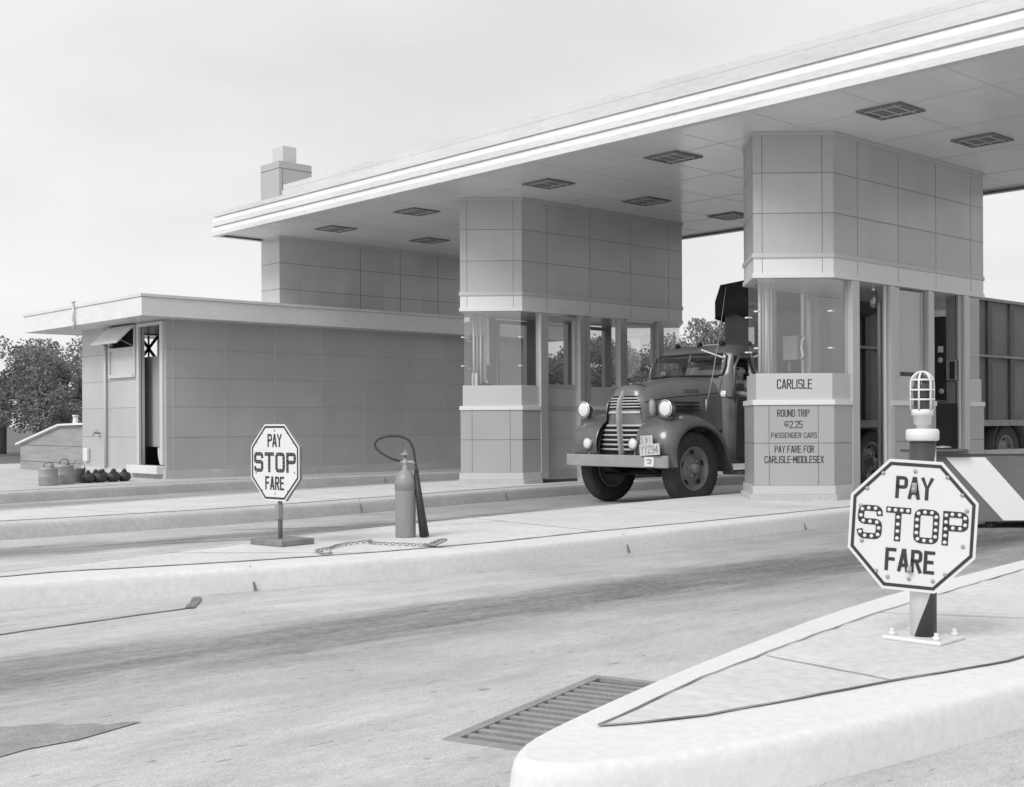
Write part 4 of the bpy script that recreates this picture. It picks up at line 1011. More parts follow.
def cpw(loc,flip):
    c=wl.copy(); C.objects.link(c); c.location=loc; c.rotation_euler=(0,0,PI if flip else 0)
    for ch in wl.children: d=ch.copy(); C.objects.link(d); d.parent=c
    return c
cpw((0,-.76,RW),True)
for x in (-4.35,): 
    for s in (1,-1): cpw((x,s*.80,RW),s<0); cpw((x,s*.56,RW),s<0)
# fenders
crown=[(.56,.52),(.67,.68),(.71,.88),(.63,1.09),(.43,1.22),(.14,1.275),(-.18,1.24),(-.44,1.12),(-.62,.93),(-.70,.72),(-.76,.56),(-.80,.44)]
lip  =[(.47,.54),(.50,.66),(.49,.80),(.42,.94),(.27,1.05),(.06,1.10),(-.17,1.07),(-.38,.96),(-.53,.79),(-.60,.62),(-.66,.50),(-.70,.42)]
for s in (1,-1):
    secs=[]
    for (cx,cz),(lx,lz) in zip(crown,lip):
        f=lambda k,dy: (cx+(lx-cx)*k, s*dy, cz+(lz-cz)*k)
        secs.append([f(.10,.36),f(.0,.48),f(.0,.62),f(.06,.76),f(.28,.88),f(.62,.945),f(.97,.955),f(1.02,.94)])
    mb=MB(); mb.loft(secs); TB(mb,'fender','truck_fender',sub=2,solid=.012)
# hood + nose
def ush(hw, xf, zb, z, x0, pw=.55, n=9):
    pass
hs=[]
for x,hw,zt_,zb_ in ((-.88,.68,1.80,1.02),(-.72,.66,1.80,1.02),(-.35,.60,1.765,1.0),(.0,.50,1.72,.98),(.26,.43,1.67,.96),(.42,.40,1.61,.95),(.50,.34,1.50,.95)):
    sec=[]
    for i in range(17):
        a=PI*i/16; cx_=math.cos(a); sz=math.sin(a)
        yy=hw*math.copysign(abs(cx_)**.55,cx_); zz=zb_+(zt_-zb_)*abs(sz)**.42 if 0<i<16 else zb_
        sec.append((x,yy,zz))
    hs.append(sec)
mb=MB(); mb.loft(hs); hood=TB(mb,'hood','truck',sub=1)
# nose shell: plan outlines at heights
def nose_outline(z, extra=0.):
    # half width / front x at height z
    tab=[(.62,.57,.60),(.80,.56,.625),(1.0,.48,.645),(1.14,.36,.66),(1.30,.33,.665),(1.44,.325,.645),(1.54,.30,.59),(1.62,.25,.50),(1.66,.14,.42)]
    for (z0,w0,x0),(z1,w1,x1) in zip(tab,tab[1:]):
        if z<=z1 or z1==1.66:
            f=max(0,min(1,(z-z0)/(z1-z0))); hw=w0+(w1-w0)*f+extra; xf=x0+(x1-x0)*f+extra; break
    pts=[]
    for i in range(21):
        a=-PI/2+PI*i/20
        y=hw*math.copysign(abs(math.sin(a))**.8,math.sin(a)); xb_=xf-(.10 if z<1.5 else .10*max(0,(1.66-z)/.16)); x=.26+(xb_-.26)*abs(math.cos(a))**.55
        pts.append((x,y,z))
    return pts
mb=MB(); mb.loft([nose_outline(z) for z in (.62,.72,.82,.92,1.02,1.12,1.20,1.28,1.36,1.44,1.50,1.56,1.60,1.635,1.66)]); nose=TB(mb,'nose','truck')
def grille_bar(name,z,h,mat,extra,i0,i1):
    a=nose_outline(z-h/2,extra)[i0:i1]; b=nose_outline(z+h/2,extra)[i0:i1]
    a2=nose_outline(z-h/2,extra-.02)[i0:i1]; b2=nose_outline(z+h/2,extra-.02)[i0:i1]
    mb=MB(); mb.loft([a2,a,b,b2]); return TB(mb,name,mat,nose)
for k in range(5):
    z=1.335+k*.040
    grille_bar('slot',z,.024,'ironslot',.004,2,19)  # black bands paint the dark between the grille bars
for k in range(4):
    grille_bar('grille_bar',1.355+k*.040,.017,'grillebar',.010,2,19)
grille_bar('grille_bar',1.278,.036,'grillebar',.012,4,17)
for k in range(6):
    z=.735+k*.066; m=3 if k<5 else 4
    grille_bar('slot',z,.042,'ironslot',.004,m,21-m); grille_bar('grille_bar',z+.033,.026,'grillebar',.014,m,21-m)
for s in (1,-1):
    mb=MB(); rows=[(.05,1.17),(.30,1.14),(.46,1.02),(.52,.85),(.53,.68),(.50,.52)]
    mb.loft([[(x-.03*k,s*(.44+.10*k+.03*(1.15-z)),z) for k in range(4)] for x,z in rows]); TB(mb,'catwalk','truck_fender',nose,solid=.01)
mb=MB(); zz=[.64,.8,1.0,1.14,1.24,1.34,1.44,1.52,1.58]
L_=[]
for z in zz:
    o=nose_outline(z,.022); xf=o[10][0]; wv=.04 if 1.2<z<1.3 else .026
    pr=.075*min(1,max(.1,(1.62-z)/.2)); L_.append([(xf-.03,-wv*1.0,z),(xf+pr*.6,-wv*.75,z),(xf+pr,0,z),(xf+pr*.6,wv*.75,z),(xf-.03,wv*1.0,z)])
mb.loft(L_); TB(mb,'centre_strip','strip_paint',nose)
for s in (1,-1):   # upright pods beside the upper grille
    mb=MB(); mb.tube([(.35,s*.40,1.22),(.36,s*.40,1.30),(.36,s*.393,1.42),(.34,s*.39,1.44)],[.05,.055,.05,.03],12); TB(mb,'side_pod','bumper',nose)
# hood side louvres and lettering
for s in (1,-1):
    for k in range(3):
        mb=MB(); z=1.30+k*.05; mb.box(-.42,.10,s*.525-.03,s*.525+.055,z,z+.022); o=TB(mb,'louvre','ironslot',hood); o.rotation_euler=(0,0,-s*.17 if True else 0); o.location=(0,s*.028,0)  # louvre openings painted as black boxes, not cut
mb=MB(); text(mb,'DODGE',.0,1.55,.04,.26,lambda x,z,l:(-.24-x,.592+.15*(x+.0)*-1*.0+.15*(-(-.24-x)-.24)*.9,z),.010,lift=.004); TB(mb,'lettering','black',hood,fixn=False)
# headlights
for s in (1,-1):
    mb=MB(); mb.lathe([(.03,-.17),(.07,-.13),(.10,-.06),(.118,.0),(.122,.02),(.112,.03)],(.50,s*.765,1.325),'x',28); h=TB(mb,'headlight','truck_fender')
    mb=MB(); mb.lathe([(.110,.022),(.09,.034),(.05,.042),(1e-5,.045)],(.50,s*.765,1.325),'x',28); TB(mb,'lens','lamp_lens',h) if 'lamp_lens' in M else None
    M.setdefault('lamp_lens', gray('headlamp_lens', .72, .12, .08, 30, stretch=(1,6,1), spec=.8))
    if len(h.children)==0: TB(mb,'lens','lamp_lens',h)
    mb=MB(); mb.lathe([(.112,.018),(.124,.012),(.124,.028),(.110,.032)],(.50,s*.765,1.325),'x',28,False); TB(mb,'lamp_ring','chrome',h)
    mb=MB(); mb.tube([(.42,s*.745,1.25),(.40,s*.74,1.12)],[.04,.055],10); TB(mb,'lamp_foot','truck_fender',h)
for y in (.36,-.50):
    mb=MB(); mb.lathe([(.02,-.09),(.06,-.05),(.08,0),(.084,.012)],(.71,y,.85),'x',22); h=TB(mb,'fog_light','chrome')
    mb=MB(); mb.lathe([(.078,.012),(.05,.026),(1e-5,.032)],(.71,y,.85),'x',22); TB(mb,'lens','lamp_lens',h)
    mb=MB(); mb.tube([(.66,y,.79),(.68,y,.66)],.014,8); TB(mb,'bracket','dullmetal',h)
# bumper, plates
mb=MB(); 
bp=[(.68,-.95),(.72,-.90),(.74,-.5),(.745,0),(.74,.5),(.72,.90),(.68,.95)]
vs=[(x,y,z) for x,y in bp for z in (.535,.70)]; vs2=[(x-.04,y*.99,z) for x,y in bp for z in (.535,.70)]
n=len(bp); mb.add(vs+vs2,[(2*i,2*i+2,2*i+3,2*i+1) for i in range(n-1)]+[(2*n+2*i+1,2*n+2*i+3,2*n+2*i+2,2*n+2*i) for i in range(n-1)]+[(2*i+1,2*i+3,2*n+2*i+3,2*n+2*i+1) for i in range(n-1)]+[(2*i+2,2*i,2*n+2*i,2*n+2*i+2) for i in range(n-1)]+[(0,1,2*n+1,2*n),(2*n-2,4*n-2,4*n-1,2*n-1)])
bu=TB(mb,'bumper','bumper',bevel=.012)
mb=MB(); mb.box(.733,.752,.60,.76,.555,.68); pl=TB(mb,'bumper_plate','paper',bu); mb=MB(); text(mb,'2',.68,.595,.05,.08,lambda x,z,l:(.753+l,x,z),.010); TB(mb,'lettering','black',pl,fixn=False)
def plate(y0,z0,w,h,s,name,tilt):
    pl_=lambda x,z,l:(.765+l,y0+x,z0+z)
    mb=MB(); mb.box(.755,.765,y0-w/2,y0+w/2,z0-h/2,z0+h/2); p=TB(mb,name,'plate_gray'); 
    mb=MB(); text(mb,s,0,-h*.3,h*.62,w*.84,pl_,.011); TB(mb,'lettering','dullmetal',p,fixn=False); p.rotation_euler=(tilt,0,0)
    c=Vector((0,y0,z0)); rr3=Matrix.Rotation(tilt,3,'X'); p.location=c-rr3@c
M['plate_gray']=gray('plate_pale',.55,.5,.1,8)
plate(.70,.78,.35,.15,'YYZ94','license_plate',.06); plate(.645,.91,.21,.11,'5 9 1','license_plate',.05)
# cab: cowl/lower body, pillars, roof
CW=.80
mb=MB()
lower=[(-.72,.66),(-.62,.70),(-.75,.78),(-1.0,.80),(-1.75,.80)]
outl=[(-.70,.66),(-.80,.76),(-1.0,.80),(-1.72,.80),(-1.80,.74),(-1.82,0),(-1.80,-.74),(-1.72,-.80),(-1.0,-.80),(-.80,-.76),(-.70,-.66),(-.66,0)]
def ring(z,sc=1.0,dx=0): return [((x+1.2)*1.0-1.2+dx, y*sc, z) for x,y in outl]
mb.loft([ring(.55,.96),ring(.75,1.0),ring(1.2,1.02),ring(1.50,1.0),ring(1.53,.985)],closed=True); cab=TB(mb,'cab_body','truck')
mb=MB(); mb.loft([[(x,y,1.53) for x,y in ((-.66,-.62),(-.66,0),(-.66,.62))],[(-.69,-.66,1.72),(-.66,0,1.74),(-.69,.66,1.72)],[(-.74,-.66,1.80),(-.70,0,1.82),(-.74,.66,1.80)],[(-.80,-.66,1.81),(-.78,0,1.83),(-.80,.66,1.81)]]); cowl=TB(mb,'cowl','truck')
# roof shell
def rring(z,hw,xf,xb,n=24,pw=.45):
    out=[]
    for i in range(n):
        a=2*PI*i/n; cx_,sy=math.cos(a),math.sin(a)
        x=(xf+xb)/2+(xf-xb)/2*math.copysign(abs(cx_)**pw,cx_); y=hw*math.copysign(abs(sy)**pw,sy)
        out.append((x,y,z))
    return out
mb=MB(); secs=[rring(2.08,.76,-.84,-1.81),rring(2.14,.755,-.85,-1.81),rring(2.21,.72,-.92,-1.79),rring(2.265,.62,-1.02,-1.72),rring(2.29,.42,-1.18,-1.60),rring(2.297,.1,-1.3,-1.45)]
mb.loft(secs,closed=True); mb.add(secs[-1],[tuple(range(24))]); roof=TB(mb,'roof','truck',sub=1)
for s in (1,-1):
    mb=MB()
    mb.loft([[(-.70,s*.60,1.80),(-.735,s*.70,1.80),(-.78,s*.775,1.53),(-.80,s*.79,1.53),(-.80,s*.72,1.80)],
             [(-.74,s*.60,1.86),(-.775,s*.70,1.85),(-.80,s*.765,1.8),(-.82,s*.77,1.8),(-.82,s*.71,1.86)],
             [(-.82,s*.60,2.12),(-.85,s*.70,2.10),(-.86,s*.745,2.09),(-.88,s*.752,2.09),(-.88,s*.70,2.12)]])
    TB(mb,'front_pillar','truck',cab)
    mb=MB(); mb.loft([[(-.66,s*.60,1.50),(-.70,s*.68,1.50),(-.76,s*.775,1.50),(-.80,s*.80,1.50)],[(-.69,s*.62,1.70),(-.73,s*.70,1.70),(-.78,s*.772,1.70),(-.81,s*.785,1.70)],[(-.70,s*.60,1.82),(-.75,s*.69,1.83),(-.80,s*.765,1.83),(-.82,s*.77,1.83)]]); TB(mb,'cowl_side','truck',cab)
    mb=MB(); mb.box(-1.66,-1.50,min(s*.74,s*.79),max(s*.74,s*.79),1.52,2.10); TB(mb,'rear_pillar','truck',cab)
mb=MB(); mb.box(-1.82,-1.78,-.76,.76,1.5,2.12); TB(mb,'back_panel','truck',cab)
mb=MB(); mb.box(-.765,-.735,-.012,.012,1.81,1.96); 
mb=MB(); mb.bar((-.715,0,1.82),(-.825,0,2.12),.028,.02); TB(mb,'windscreen_bar','truck',cab)
mb=MB(); mb.add([(-.70,-.66,1.80),(-.69,0,1.815),(-.70,.66,1.80),(-.835,.66,2.11),(-.825,0,2.13),(-.835,-.66,2.11)],[(0,1,4,5),(1,2,3,4)]); ws=TB(mb,'windscreen','glass_dark')
mb=MB(); mb.tube([(-.70,-.66,1.80),(-.685,0,1.815),(-.70,.60,1.80),(-.715,.665,1.82),(-.77,.675,1.95),(-.825,.655,2.09),(-.835,.60,2.115),(-.825,0,2.13),(-.835,-.60,2.115),(-.825,-.655,2.09),(-.77,-.675,1.95),(-.715,-.665,1.82)],.014,6,closed=True); TB(mb,'seal','black',ws)
mb=MB(); mb.tube([(-.67,-.15,1.80),(-.69,-.45,1.83)],.008,5); mb.tube([(-.67,.1,1.81),(-.70,-.35,1.825)],.006,5); TB(mb,'wiper','black',ws)
# door
for s in (1,-1):
    mb=MB(); y=s*.818; q=[(-.80,.62),(-.84,1.50),(-1.62,1.50),(-1.66,.62)]
    mb.add([(x,y,z) for x,z in q]+[(x,y-s*.02,z) for x,z in q],[(0,1,2,3),(7,6,5,4),(0,4,5,1),(1,5,6,2),(2,6,7,3),(3,7,4,0)]); d=TB(mb,'door','truck_door',cab,bevel=.01)
    if s>0:
        mb=MB()
        pl_=lambda x,z,l:(-x,.820+l,z)
        text(mb,'TRANSPORT',1.28,1.30,.05,.60,pl_,.006); text(mb,'PHIL',1.28,1.20,.05,.22,pl_,.006); text(mb,'PA',1.28,1.10,.05,.10,pl_,.006); text(mb,'PULL',1.28,1.0,.05,.22,pl_,.006)
        TB(mb,'lettering','alu',d,fixn=False)
        mb=MB(); mb.tube([(-1.5,.835,1.42),(-1.42,.85,1.42),(-1.36,.85,1.41)],.012,6); TB(mb,'handle','chrome',d)
    mb=MB(); mb.tube([(-.79,s*.80,1.52),(-.83,s*.79,1.93),(-.93,s*.78,2.06),(-1.45,s*.78,2.07),(-1.52,s*.785,1.98),(-1.52,s*.80,1.52)],.022,8); TB(mb,'window_frame','truck',cab)
    mb=MB(); mb.add([(-.84,s*.775,2.04),(-1.05,s*.775,2.12),(-1.7,s*.775,2.12),(-1.55,s*.775,2.06),(-1.0,s*.775,2.06)],[(0,1,2,3,4)]); TB(mb,'window_header','truck',cab)
mb=MB(); mb.box(-1.70,-1.05,-.6,.6,1.05,1.22); mb.box(-1.76,-1.62,-.6,.6,1.22,1.85); TB(mb,'seat','black',cab,bevel=.04)
mb=MB(); mb.tube([(-1.02+.08*math.cos(a),.36+.2*math.sin(a),1.55+.18*math.cos(a)) for a in [2*PI*i/20 for i in range(20)]],.012,6,closed=True); mb.tube([(-1.02,.36,1.55),(-.85,.36,1.45)],.018,6); TB(mb,'steering_wheel','black',cab)
mb=MB(); mb.box(-.88,-.74,-.68,.68,1.5,1.76); TB(mb,'dashboard','black',cab,bevel=.03)
for o_ in (cab, roof, ws, cowl): o_.location.x -= .12
# running boards, chassis
for s in (1,-1):
    mb=MB(); mb.box(-1.78,-.90,min(s*.60,s*.93),max(s*.60,s*.93),.40,.455); TB(mb,'running_board','truck_fender',bevel=.012)
mb=MB()
for s in (1,-1): mb.box(-5.0,.66,s*.36-.04,s*.36+.04,.58,.74)
for x in (.5,-1.2,-2.6,-4.35,-4.95): mb.box(x-.04,x+.04,-.36,.36,.6,.72)
TB(mb,'chassis','black')
mb=MB(); mb.tube([(0,-.70,.50),(0,-.45,.44),(0,.45,.44),(0,.70,.50)],.045,8); mb.tube([(.45,-.40,.52),(0,-.40,.40),(-.5,-.40,.52)],.03,6); mb.tube([(.45,.40,.52),(0,.40,.40),(-.5,.40,.52)],.03,6); mb.tube([(.15,-.7,.42),(.15,.7,.42)],.018,6); TB(mb,'front_axle','black')
mb=MB(); mb.tube([(-4.35,-.7,RW),(-4.35,.7,RW)],.07,8); mb.ell((-4.35,0,RW),(.2,.2,.2)); TB(mb,'rear_axle','black')
mb=MB(); mb.box(-.55,.45,-.3,.3,.62,1.3); TB(mb,'engine','black')
mb=MB(); mb.lathe([(.28,0),(.28,.9)],(-3.1,.62,.72),'x',18); mb.box(-5.05,-3.6,-.45,.45,.74,.86); mb.lathe([(.45,0),(.45,.06)],(-4.35,0,.86),'z',20); TB(mb,'fifth_wheel','black')
# small fittings
for y in (.42,-.42,0.):
    mb=MB(); mb.ell((-1.02,y,2.275),(.05,.04,.035)); mb.box(-1.06,-.99,y-.03,y+.03,2.23,2.262); TB(mb,'roof_lamp','black',roof)
mb=MB(); mb.lathe([(.02,-.07),(.05,-.03),(.058,.01),(.05,.018)],(-.60,.86,1.53),'x',18); h=TB(mb,'cowl_lamp','chrome'); mb=MB(); mb.lathe([(.05,.012),(.03,.024),(1e-5,.028)],(-.60,.86,1.53),'x',18); TB(mb,'lens','lamp_lens',h)
mb=MB(); mb.tube([(-.47,.66,1.36),(-.58,.68,1.75),(-.73,.70,2.4),(-.86,.71,3.05)],[.010,.008,.006,.005],6); mb.lathe([(.016,0),(.016,.18)],(-.47,.665,1.28),'z',8); TB(mb,'aerial','galv')
mb=MB(); mb.bar((-.66,.32,2.18),(-.78,.62,2.06),.012,.02); TB(mb,'visor_arm','white',roof)
for s in (1,-1):
    mb=MB(); mb.tube([(.46,s*.355,1.42),(.26,s*.435,1.46),(.0,s*.508,1.49),(-.35,s*.606,1.52),(-.72,s*.668,1.55)],.006,5); TB(mb,'hood_seam','black',hood)
mb=MB(); mb.tube([(.30,.425*math.cos(a),.98+.70*abs(math.sin(a))**.42 if 0<a<PI else 1.0) for a in [PI*i/24 for i in range(1,24)]],.007,5); TB(mb,'nose_seam','black',hood)
mb=MB(); mb.ell((.33,.0,1.675),(.05,.018,.02)); mb.tube([(.33,0,1.66),(.0,0,1.735)],.008,6); TB(mb,'hood_ornament','chrome',hood)
mb=MB(); mb.ell((.28,.84,1.20),(.05,.03,.03)); TB(mb,'parking_lamp','galv')
mb=MB(); mb.box(-.88,-.85,-.64,-.52,1.82,1.90); TB(mb,'sticker','paper',ws)

# trailer behind the truck
tx0,tx1,ty0,ty1=15.9,24.6,10.58,12.52
t=thing('trailer','long dark ribbed box trailer with a black tarpaulin over its front, behind the near booth','trailer',(16,11.62,0))
mb=MB(); mb.box(tx0,tx1,ty0,ty1,1.12,3.30); bo=mb.build('body','trailer',t,bevel=.02)
for x in [tx0+.0,16.9,17.9,18.9,19.9,20.9,21.75,22.6,23.6,24.5]:
    mb=MB(); mb.box(x,x+.16,ty0-.05,ty0,1.14,3.28); mb.build('rib','trailer_rib',bo)
mb=MB(); mb.box(tx0-.02,tx1+.02,ty0-.06,ty0-.001,3.29,3.34); mb.box(tx0-.02,tx1+.02,ty0-.07,ty0-.001,2.28,2.32); mb.box(tx0-.02,tx1+.02,ty0-.08,ty0-.001,1.05,1.16); mb.build('side_rail','dullmetal',bo)
mb=MB(); mb.box(tx0,tx1,ty0+.3,ty0+.45,.85,1.05); mb.box(tx0,tx1,ty1-.45,ty1-.3,.85,1.05); mb.build('frame','black',t)
# tarp: draped, uneven lower hem
def hem(i): return 2.83+.07*math.sin(i*1.7)+.05*math.sin(i*3.1)
ring_=[]
pts2=[(tx0+3.0,ty0-.09)]+[(tx0+2.6-.33*i,ty0-.10-.015*(i%2)) for i in range(8)]+[(tx0-.10,ty0-.10)]+[(tx0-.12-.02*(i%2),ty0+.1+.3*i) for i in range(7)]+[(tx0-.10,ty1+.10)]+[(tx0+.3+.33*i,ty1+.10) for i in range(8)]+[(tx0+3.0,ty1+.09)]
lo=[(x,y,hem(i)) for i,(x,y) in enumerate(pts2)]; mid=[(x,y,3.1) for x,y in pts2]; hi=[(x+(.06 if x<tx0 else 0),y+(.06 if y<ty0 else (-.06 if y>ty1 else 0)),3.37) for x,y in pts2]
cc_=[(max(tx0+.3,x) if x<tx0+.3 else x,min(max(y,ty0+.4),ty1-.4),3.47) for x,y in pts2]; ce=[(max(x,tx0+.5),(ty0+ty1)/2,3.52) for x,y in pts2]
mb=MB(); mb.loft([lo,mid,hi,cc_,ce]); mb.build('tarpaulin','tarp',t,solid=.015)
tw=None
for x in (21.9,):
    for y in (10.78,11.02,12.22,12.46):
        w=MB(); 
        if tw is None:
            ty,ri,ho,nu=wheel_mb(); w=ty.build('wheel','rubber',t,world=False); ri.build('rim','rim',w,world=False); ho.build('hand_holes','ironslot',w,world=False); tw=w
        else:
            w=tw.copy(); C.objects.link(w)
            for ch_ in tw.children: d_=ch_.copy(); C.objects.link(d_); d_.parent=w
        w.location=(x-16,y-11.62,RW+.07); w.rotation_euler=(0,0,PI if y<11.6 else 0)
mb=MB(); mb.tube([(21.9,10.7,.58),(21.9,12.5,.58)],.07,8); mb.build('axle','black',t)
mb=MB(); mb.loft([[(21.9+.66*math.cos(a),yy,.60+.62*math.sin(a)) for a in [PI*i/14 for i in range(15)]] for yy in (10.62,10.9)]); mb.build('mudguard','trailer_rib',t,solid=.02)

# ------------------------------------------------------------------ driver
def skin(name, verts, edges, radii, mat, parent=None, root=0, sub=2):
    me=bpy.data.meshes.new(name); me.from_pydata(verts,edges,[]); me.materials.append(M[mat])
    o=bpy.data.objects.new(name,me); C.objects.link(o)
    if parent: o.parent=parent
    md=o.modifiers.new('skin','SKIN'); md.use_smooth_shade=True
    for i,r in enumerate(radii):
        sv=me.skin_vertices[0].data[i]; rr4=r if isinstance(r,tuple) else (r,r); sv.radius=rr4; sv.use_root=(i==root)
    o.modifiers.new('sub','SUBSURF').levels=sub; o.modifiers['sub'].render_levels=sub
    return o
dx_,dy_=-1.41,.54   # in truck frame
def W(x,y,z): return (FX-x, FY-y, z)
hb=(dx_,dy_,0)
body=skin('person',[(0,0,1.30),(.02,0,1.50),(.02,0,1.66),(.03,0,1.745),(.05,.01,1.80),(.065,.02,1.87),(.06,.02,1.95),
   (.02,.19,1.66),(.10,.27,1.50),(.28,.23,1.545),(.36,.16,1.55),(.02,-.19,1.66),(.14,-.24,1.48),(.30,-.12,1.52),(.40,-.08,1.56),(.35,.12,1.30),(.30,-.12,1.30),
   (.415,.12,1.555),(.41,.15,1.54),(.405,.17,1.525),(.40,.135,1.59)],
   [(0,1),(1,2),(2,3),(3,4),(4,5),(5,6),(2,7),(7,8),(8,9),(9,10),(2,11),(11,12),(12,13),(13,14),(0,15),(0,16),(10,17),(10,18),(10,19),(10,20)],
   [.15,.15,.15,.06,.062,.088,.075,.075,.052,.042,.03,.075,.052,.042,.032,.09,.09,.011,.011,.010,.012],'skin')
body.location=W(dx_,dy_,0); body.rotation_euler=(0,0,PI)
tag(body,'driver in the truck cab, arm resting on the open window sill','person')
sh=skin('shirt',[(0,0,1.28),(.02,0,1.50),(.02,0,1.67),(.02,.19,1.66),(.09,.265,1.52),(.02,-.19,1.66),(.12,-.24,1.5)],[(0,1),(1,2),(2,3),(3,4),(2,5),(5,6)],[.17,.17,.165,.092,.072,.092,.072],'shirt',body)
mb=MB(); mb.ell((.018,.015,1.985),(.094,.093,.062),16,10); mb.ell((-.02,.012,1.91),(.07,.09,.08),12,8); mb.build('hair','hair',body,world=False)
mb=MB(); mb.ell((.148,.02,1.868),(.022,.016,.026),10,6); mb.ell((.055,.108,1.87),(.02,.012,.03),8,6); mb.ell((.055,-.068,1.87),(.02,.012,.03),8,6); mb.build('nose_and_ears','skin',body,world=False)
mb=MB(); mb.ell((.137,.052,1.895),(.010,.018,.008),8,5); mb.ell((.137,-.012,1.895),(.010,.018,.008),8,5); mb.ell((.138,.02,1.825),(.010,.026,.006),8,5); mb.ell((.135,.053,1.912),(.012,.026,.006),8,5); mb.ell((.135,-.013,1.912),(.012,.026,.006),8,5); mb.build('eyes_and_mouth','hair',body,world=False)

# ------------------------------------------------------------------ trees
def crown_mesh(seed, H=5.0, R=2.6, nl=8000):
    rnd=random.Random(seed); me=bpy.data.meshes.new('crown'); vs=[]; fs=[]
    blobs=[]
    for i in range(22):
        a=rnd.uniform(0,2*PI); rr5=R*math.sqrt(rnd.random())*.8; z=H*rnd.uniform(.28,.9); k=1-.55*max(0,(z/H-.55))/.45
        blobs.append((rr5*k*math.cos(a),rr5*k*math.sin(a),z,rnd.uniform(.45,.95)*R*.36))
    for i in range(nl):
        bx_,by_,bz,br=rnd.choice(blobs)
        d=Vector((rnd.gauss(0,1),rnd.gauss(0,1),rnd.gauss(0,1))).normalized()*br*(rnd.random()**.35)
        p=Vector((bx_,by_,bz))+Vector((d.x,d.y,d.z*.8)); s=rnd.uniform(.04,.088)
        u=Vector((rnd.gauss(0,1),rnd.gauss(0,1),rnd.gauss(0,.6))).normalized(); w=u.cross(Vector((rnd.gauss(0,1),rnd.gauss(0,1),rnd.gauss(0,1)))).normalized()
        o=len(vs); vs+=[tuple(p+u*s),tuple(p+w*s*.7),tuple(p-u*s),tuple(p-w*s*.7)]; fs.append((o,o+1,o+2,o+3))
    me.from_pydata(vs,[],fs); me.materials.append(M['leaf']); return me,blobs
kinds=[]
for sd in (3,11,29):
    me,bl=crown_mesh(sd)
    mb=MB(); rnd=random.Random(sd); mb.tube([(0,0,-.05),(.05,.02,1.2),(.0,.08,2.4),(.05,.1,3.6)],[.20,.16,.12,.05],8)
    for b in bl[:11]: 
        z0=rnd.uniform(1.0,2.6); mb.tube([(.03,.03,z0),(b[0]*.5,b[1]*.5,(z0+b[2])/2+.15),(b[0],b[1],b[2])],[.08,.05,.02],6)
    tm=mb.build('trunk','bark'); tmesh=tm.data; bpy.data.objects.remove(tm)
    kinds.append((me,tmesh))
def at(u, D):
    l=(u-528)/1226*D; return (D*c47+l*s47, D*s47-l*c47)
spots=[(-40,46,1.02),(2,50,1.1),(38,44,.95),(66,52,1.18),(95,47,1.0),(60,66,1.25),
       (585,58,1.05),(606,66,1.1),(628,60,.98),(648,72,1.2),(664,62,1.02),(684,70,1.15),(703,64,1.2),(722,60,1.22),(740,68,1.3),(762,62,1.15),(560,70,1.1),(540,62,.95),
       (820,70,1.1),(870,64,1.0),(930,70,1.1),(985,66,1.0),(1030,60,1.0)]
for i,(x,y,lab) in enumerate([(44,-33,'leafy tree mirrored in the side glass of the lettered booth, taller one'),(52,-47,'leafy tree mirrored in the side glass of the lettered booth, lower one')]):
    me,tm=kinds[i]; o=thing('tree',lab,'tree',(x,y,-.03),i*1.3); o.scale=(1.5-.3*i,)*3
    for nm,m_ in (('trunk',tm),('crown',me)):
        c_=bpy.data.objects.new(nm,m_); C.objects.link(c_); c_.parent=o
ords=['first','second','third','fourth','fifth','sixth','seventh','eighth','ninth','tenth','eleventh','twelfth','thirteenth','fourteenth','fifteenth','sixteenth','seventeenth']
zone={0:[],1:[]}
for s_ in spots: zone[0 if s_[0]<200 else 1].append(s_)
rnd=random.Random(5)
for z_ in (0,1):
    for i,(u,D,sc) in enumerate(sorted(zone[z_])):
        x,y=at(u,D); me,tm=kinds[(i*2+z_)%3]
        lab=('leafy tree beyond the low shed, %s from the left there' if z_==0 else 'leafy tree in the background behind the booths and truck, %s from the left there')%ords[i]
        o=thing('tree',lab,'tree',(x,y,-.03),rnd.uniform(0,6.28),'leafy trees along the background')
        sc*=(.80 if z_==0 else 1); o.scale=(sc,sc,sc*rnd.uniform(.95,1.1))
        for nm,m_ in (('trunk',tm),('crown',me)):
            c_=bpy.data.objects.new(nm,m_); C.objects.link(c_); c_.parent=o

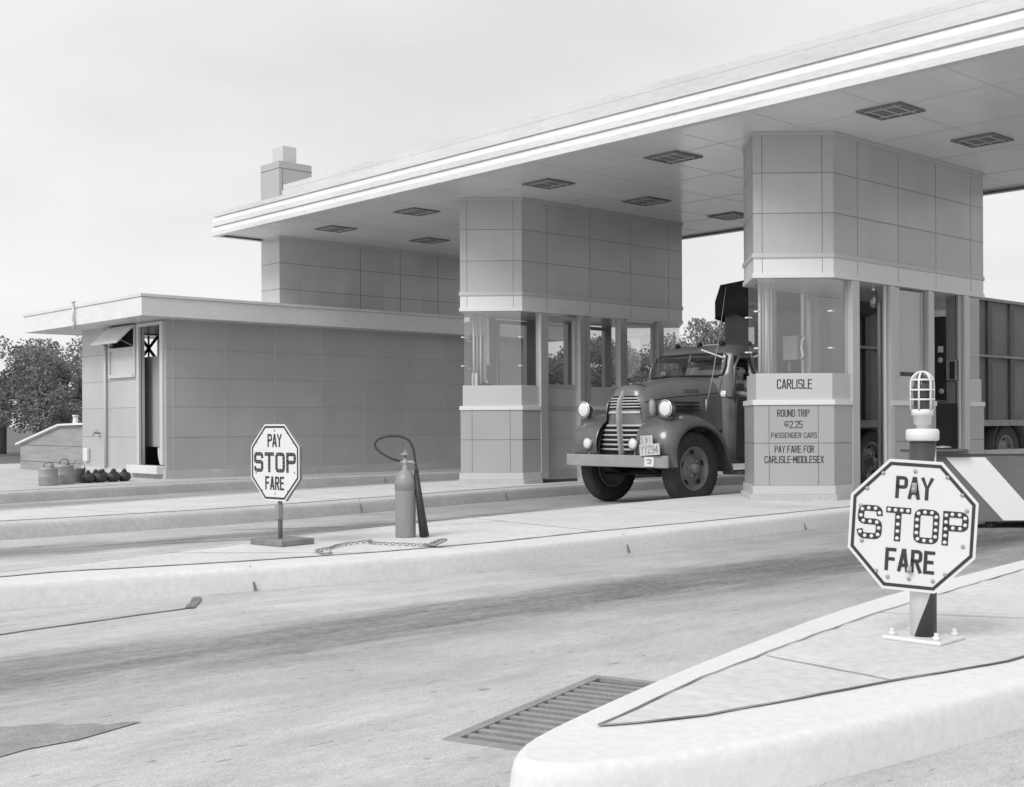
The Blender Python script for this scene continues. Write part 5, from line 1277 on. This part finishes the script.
# ------------------------------------------------------------------ sky, sun, camera
w=bpy.data.worlds.new('World'); SC.world=w; w.use_nodes=True; nt=w.node_tree; L=nt.links.new
bg=nt.nodes['Background']
sky=N(nt,'ShaderNodeTexSky'); sky.sky_type='NISHITA'; sky.sun_disc=False
EL=math.radians(41); az=math.radians(9)
sd=Vector((-math.cos(az)*math.cos(EL),-math.sin(az)*math.cos(EL),math.sin(EL)))   # towards the sun
sky.sun_elevation=EL; sky.sun_rotation=math.atan2(sd.x,sd.y); sky.dust_density=4; sky.air_density=1.5
bw=N(nt,'ShaderNodeRGBToBW'); L(sky.outputs[0],bw.inputs[0])
tc=N(nt,'ShaderNodeTexCoord'); mp=N(nt,'ShaderNodeMapping'); mp.inputs['Scale'].default_value=(1,1,2.6); L(tc.outputs['Generated'],mp.inputs[0])
n1=N(nt,'ShaderNodeTexNoise'); n1.inputs['Scale'].default_value=2.2; n1.inputs['Detail'].default_value=6; n1.inputs['Roughness'].default_value=.5; L(mp.outputs[0],n1.inputs[0])
mr=N(nt,'ShaderNodeMapRange'); mr.inputs[1].default_value=.3; mr.inputs[2].default_value=.7; mr.inputs[3].default_value=7.4; mr.inputs[4].default_value=9.6; L(n1.outputs['Fac'],mr.inputs[0])
mx=N(nt,'ShaderNodeMix'); mx.data_type='FLOAT'; mx.inputs[0].default_value=.88; L(bw.outputs[0],mx.inputs[2]); L(mr.outputs[0],mx.inputs[3])
cb=N(nt,'ShaderNodeCombineColor')
for i in range(3): L(mx.outputs[0],cb.inputs[i])
L(cb.outputs[0],bg.inputs[0]); bg.inputs[1].default_value=.071
sl=bpy.data.lights.new('sun','SUN'); sl.energy=1.3; sl.angle=math.radians(24); sl.color=(1,1,1)
so=bpy.data.objects.new('sun',sl); C.objects.link(so); so.rotation_euler=(-sd).to_track_quat('-Z','Y').to_euler(); so.location=(0,0,30)

cam=bpy.data.cameras.new('camera'); co=bpy.data.objects.new('camera',cam); C.objects.link(co)
cam.sensor_fit='HORIZONTAL'; cam.sensor_width=36; cam.lens=1226*36/1024; cam.shift_x=-16/1024; cam.shift_y=29.5/1024
cam.clip_end=3000; cam.clip_start=.05
co.matrix_world=Matrix.Translation((0,0,1.14))@Matrix.Rotation(TH-PI/2,4,'Z')@Matrix.Rotation(PI/2,4,'X')@Matrix.Rotation(math.radians(-.256),4,'Z')
SC.camera=co
SC.view_settings.view_transform='Standard'; SC.view_settings.look='None'; SC.view_settings.exposure=.64; SC.view_settings.gamma=1; SC.view_settings.use_curve_mapping=False
SC.cycles.max_bounces=8; SC.cycles.transparent_max_bounces=16
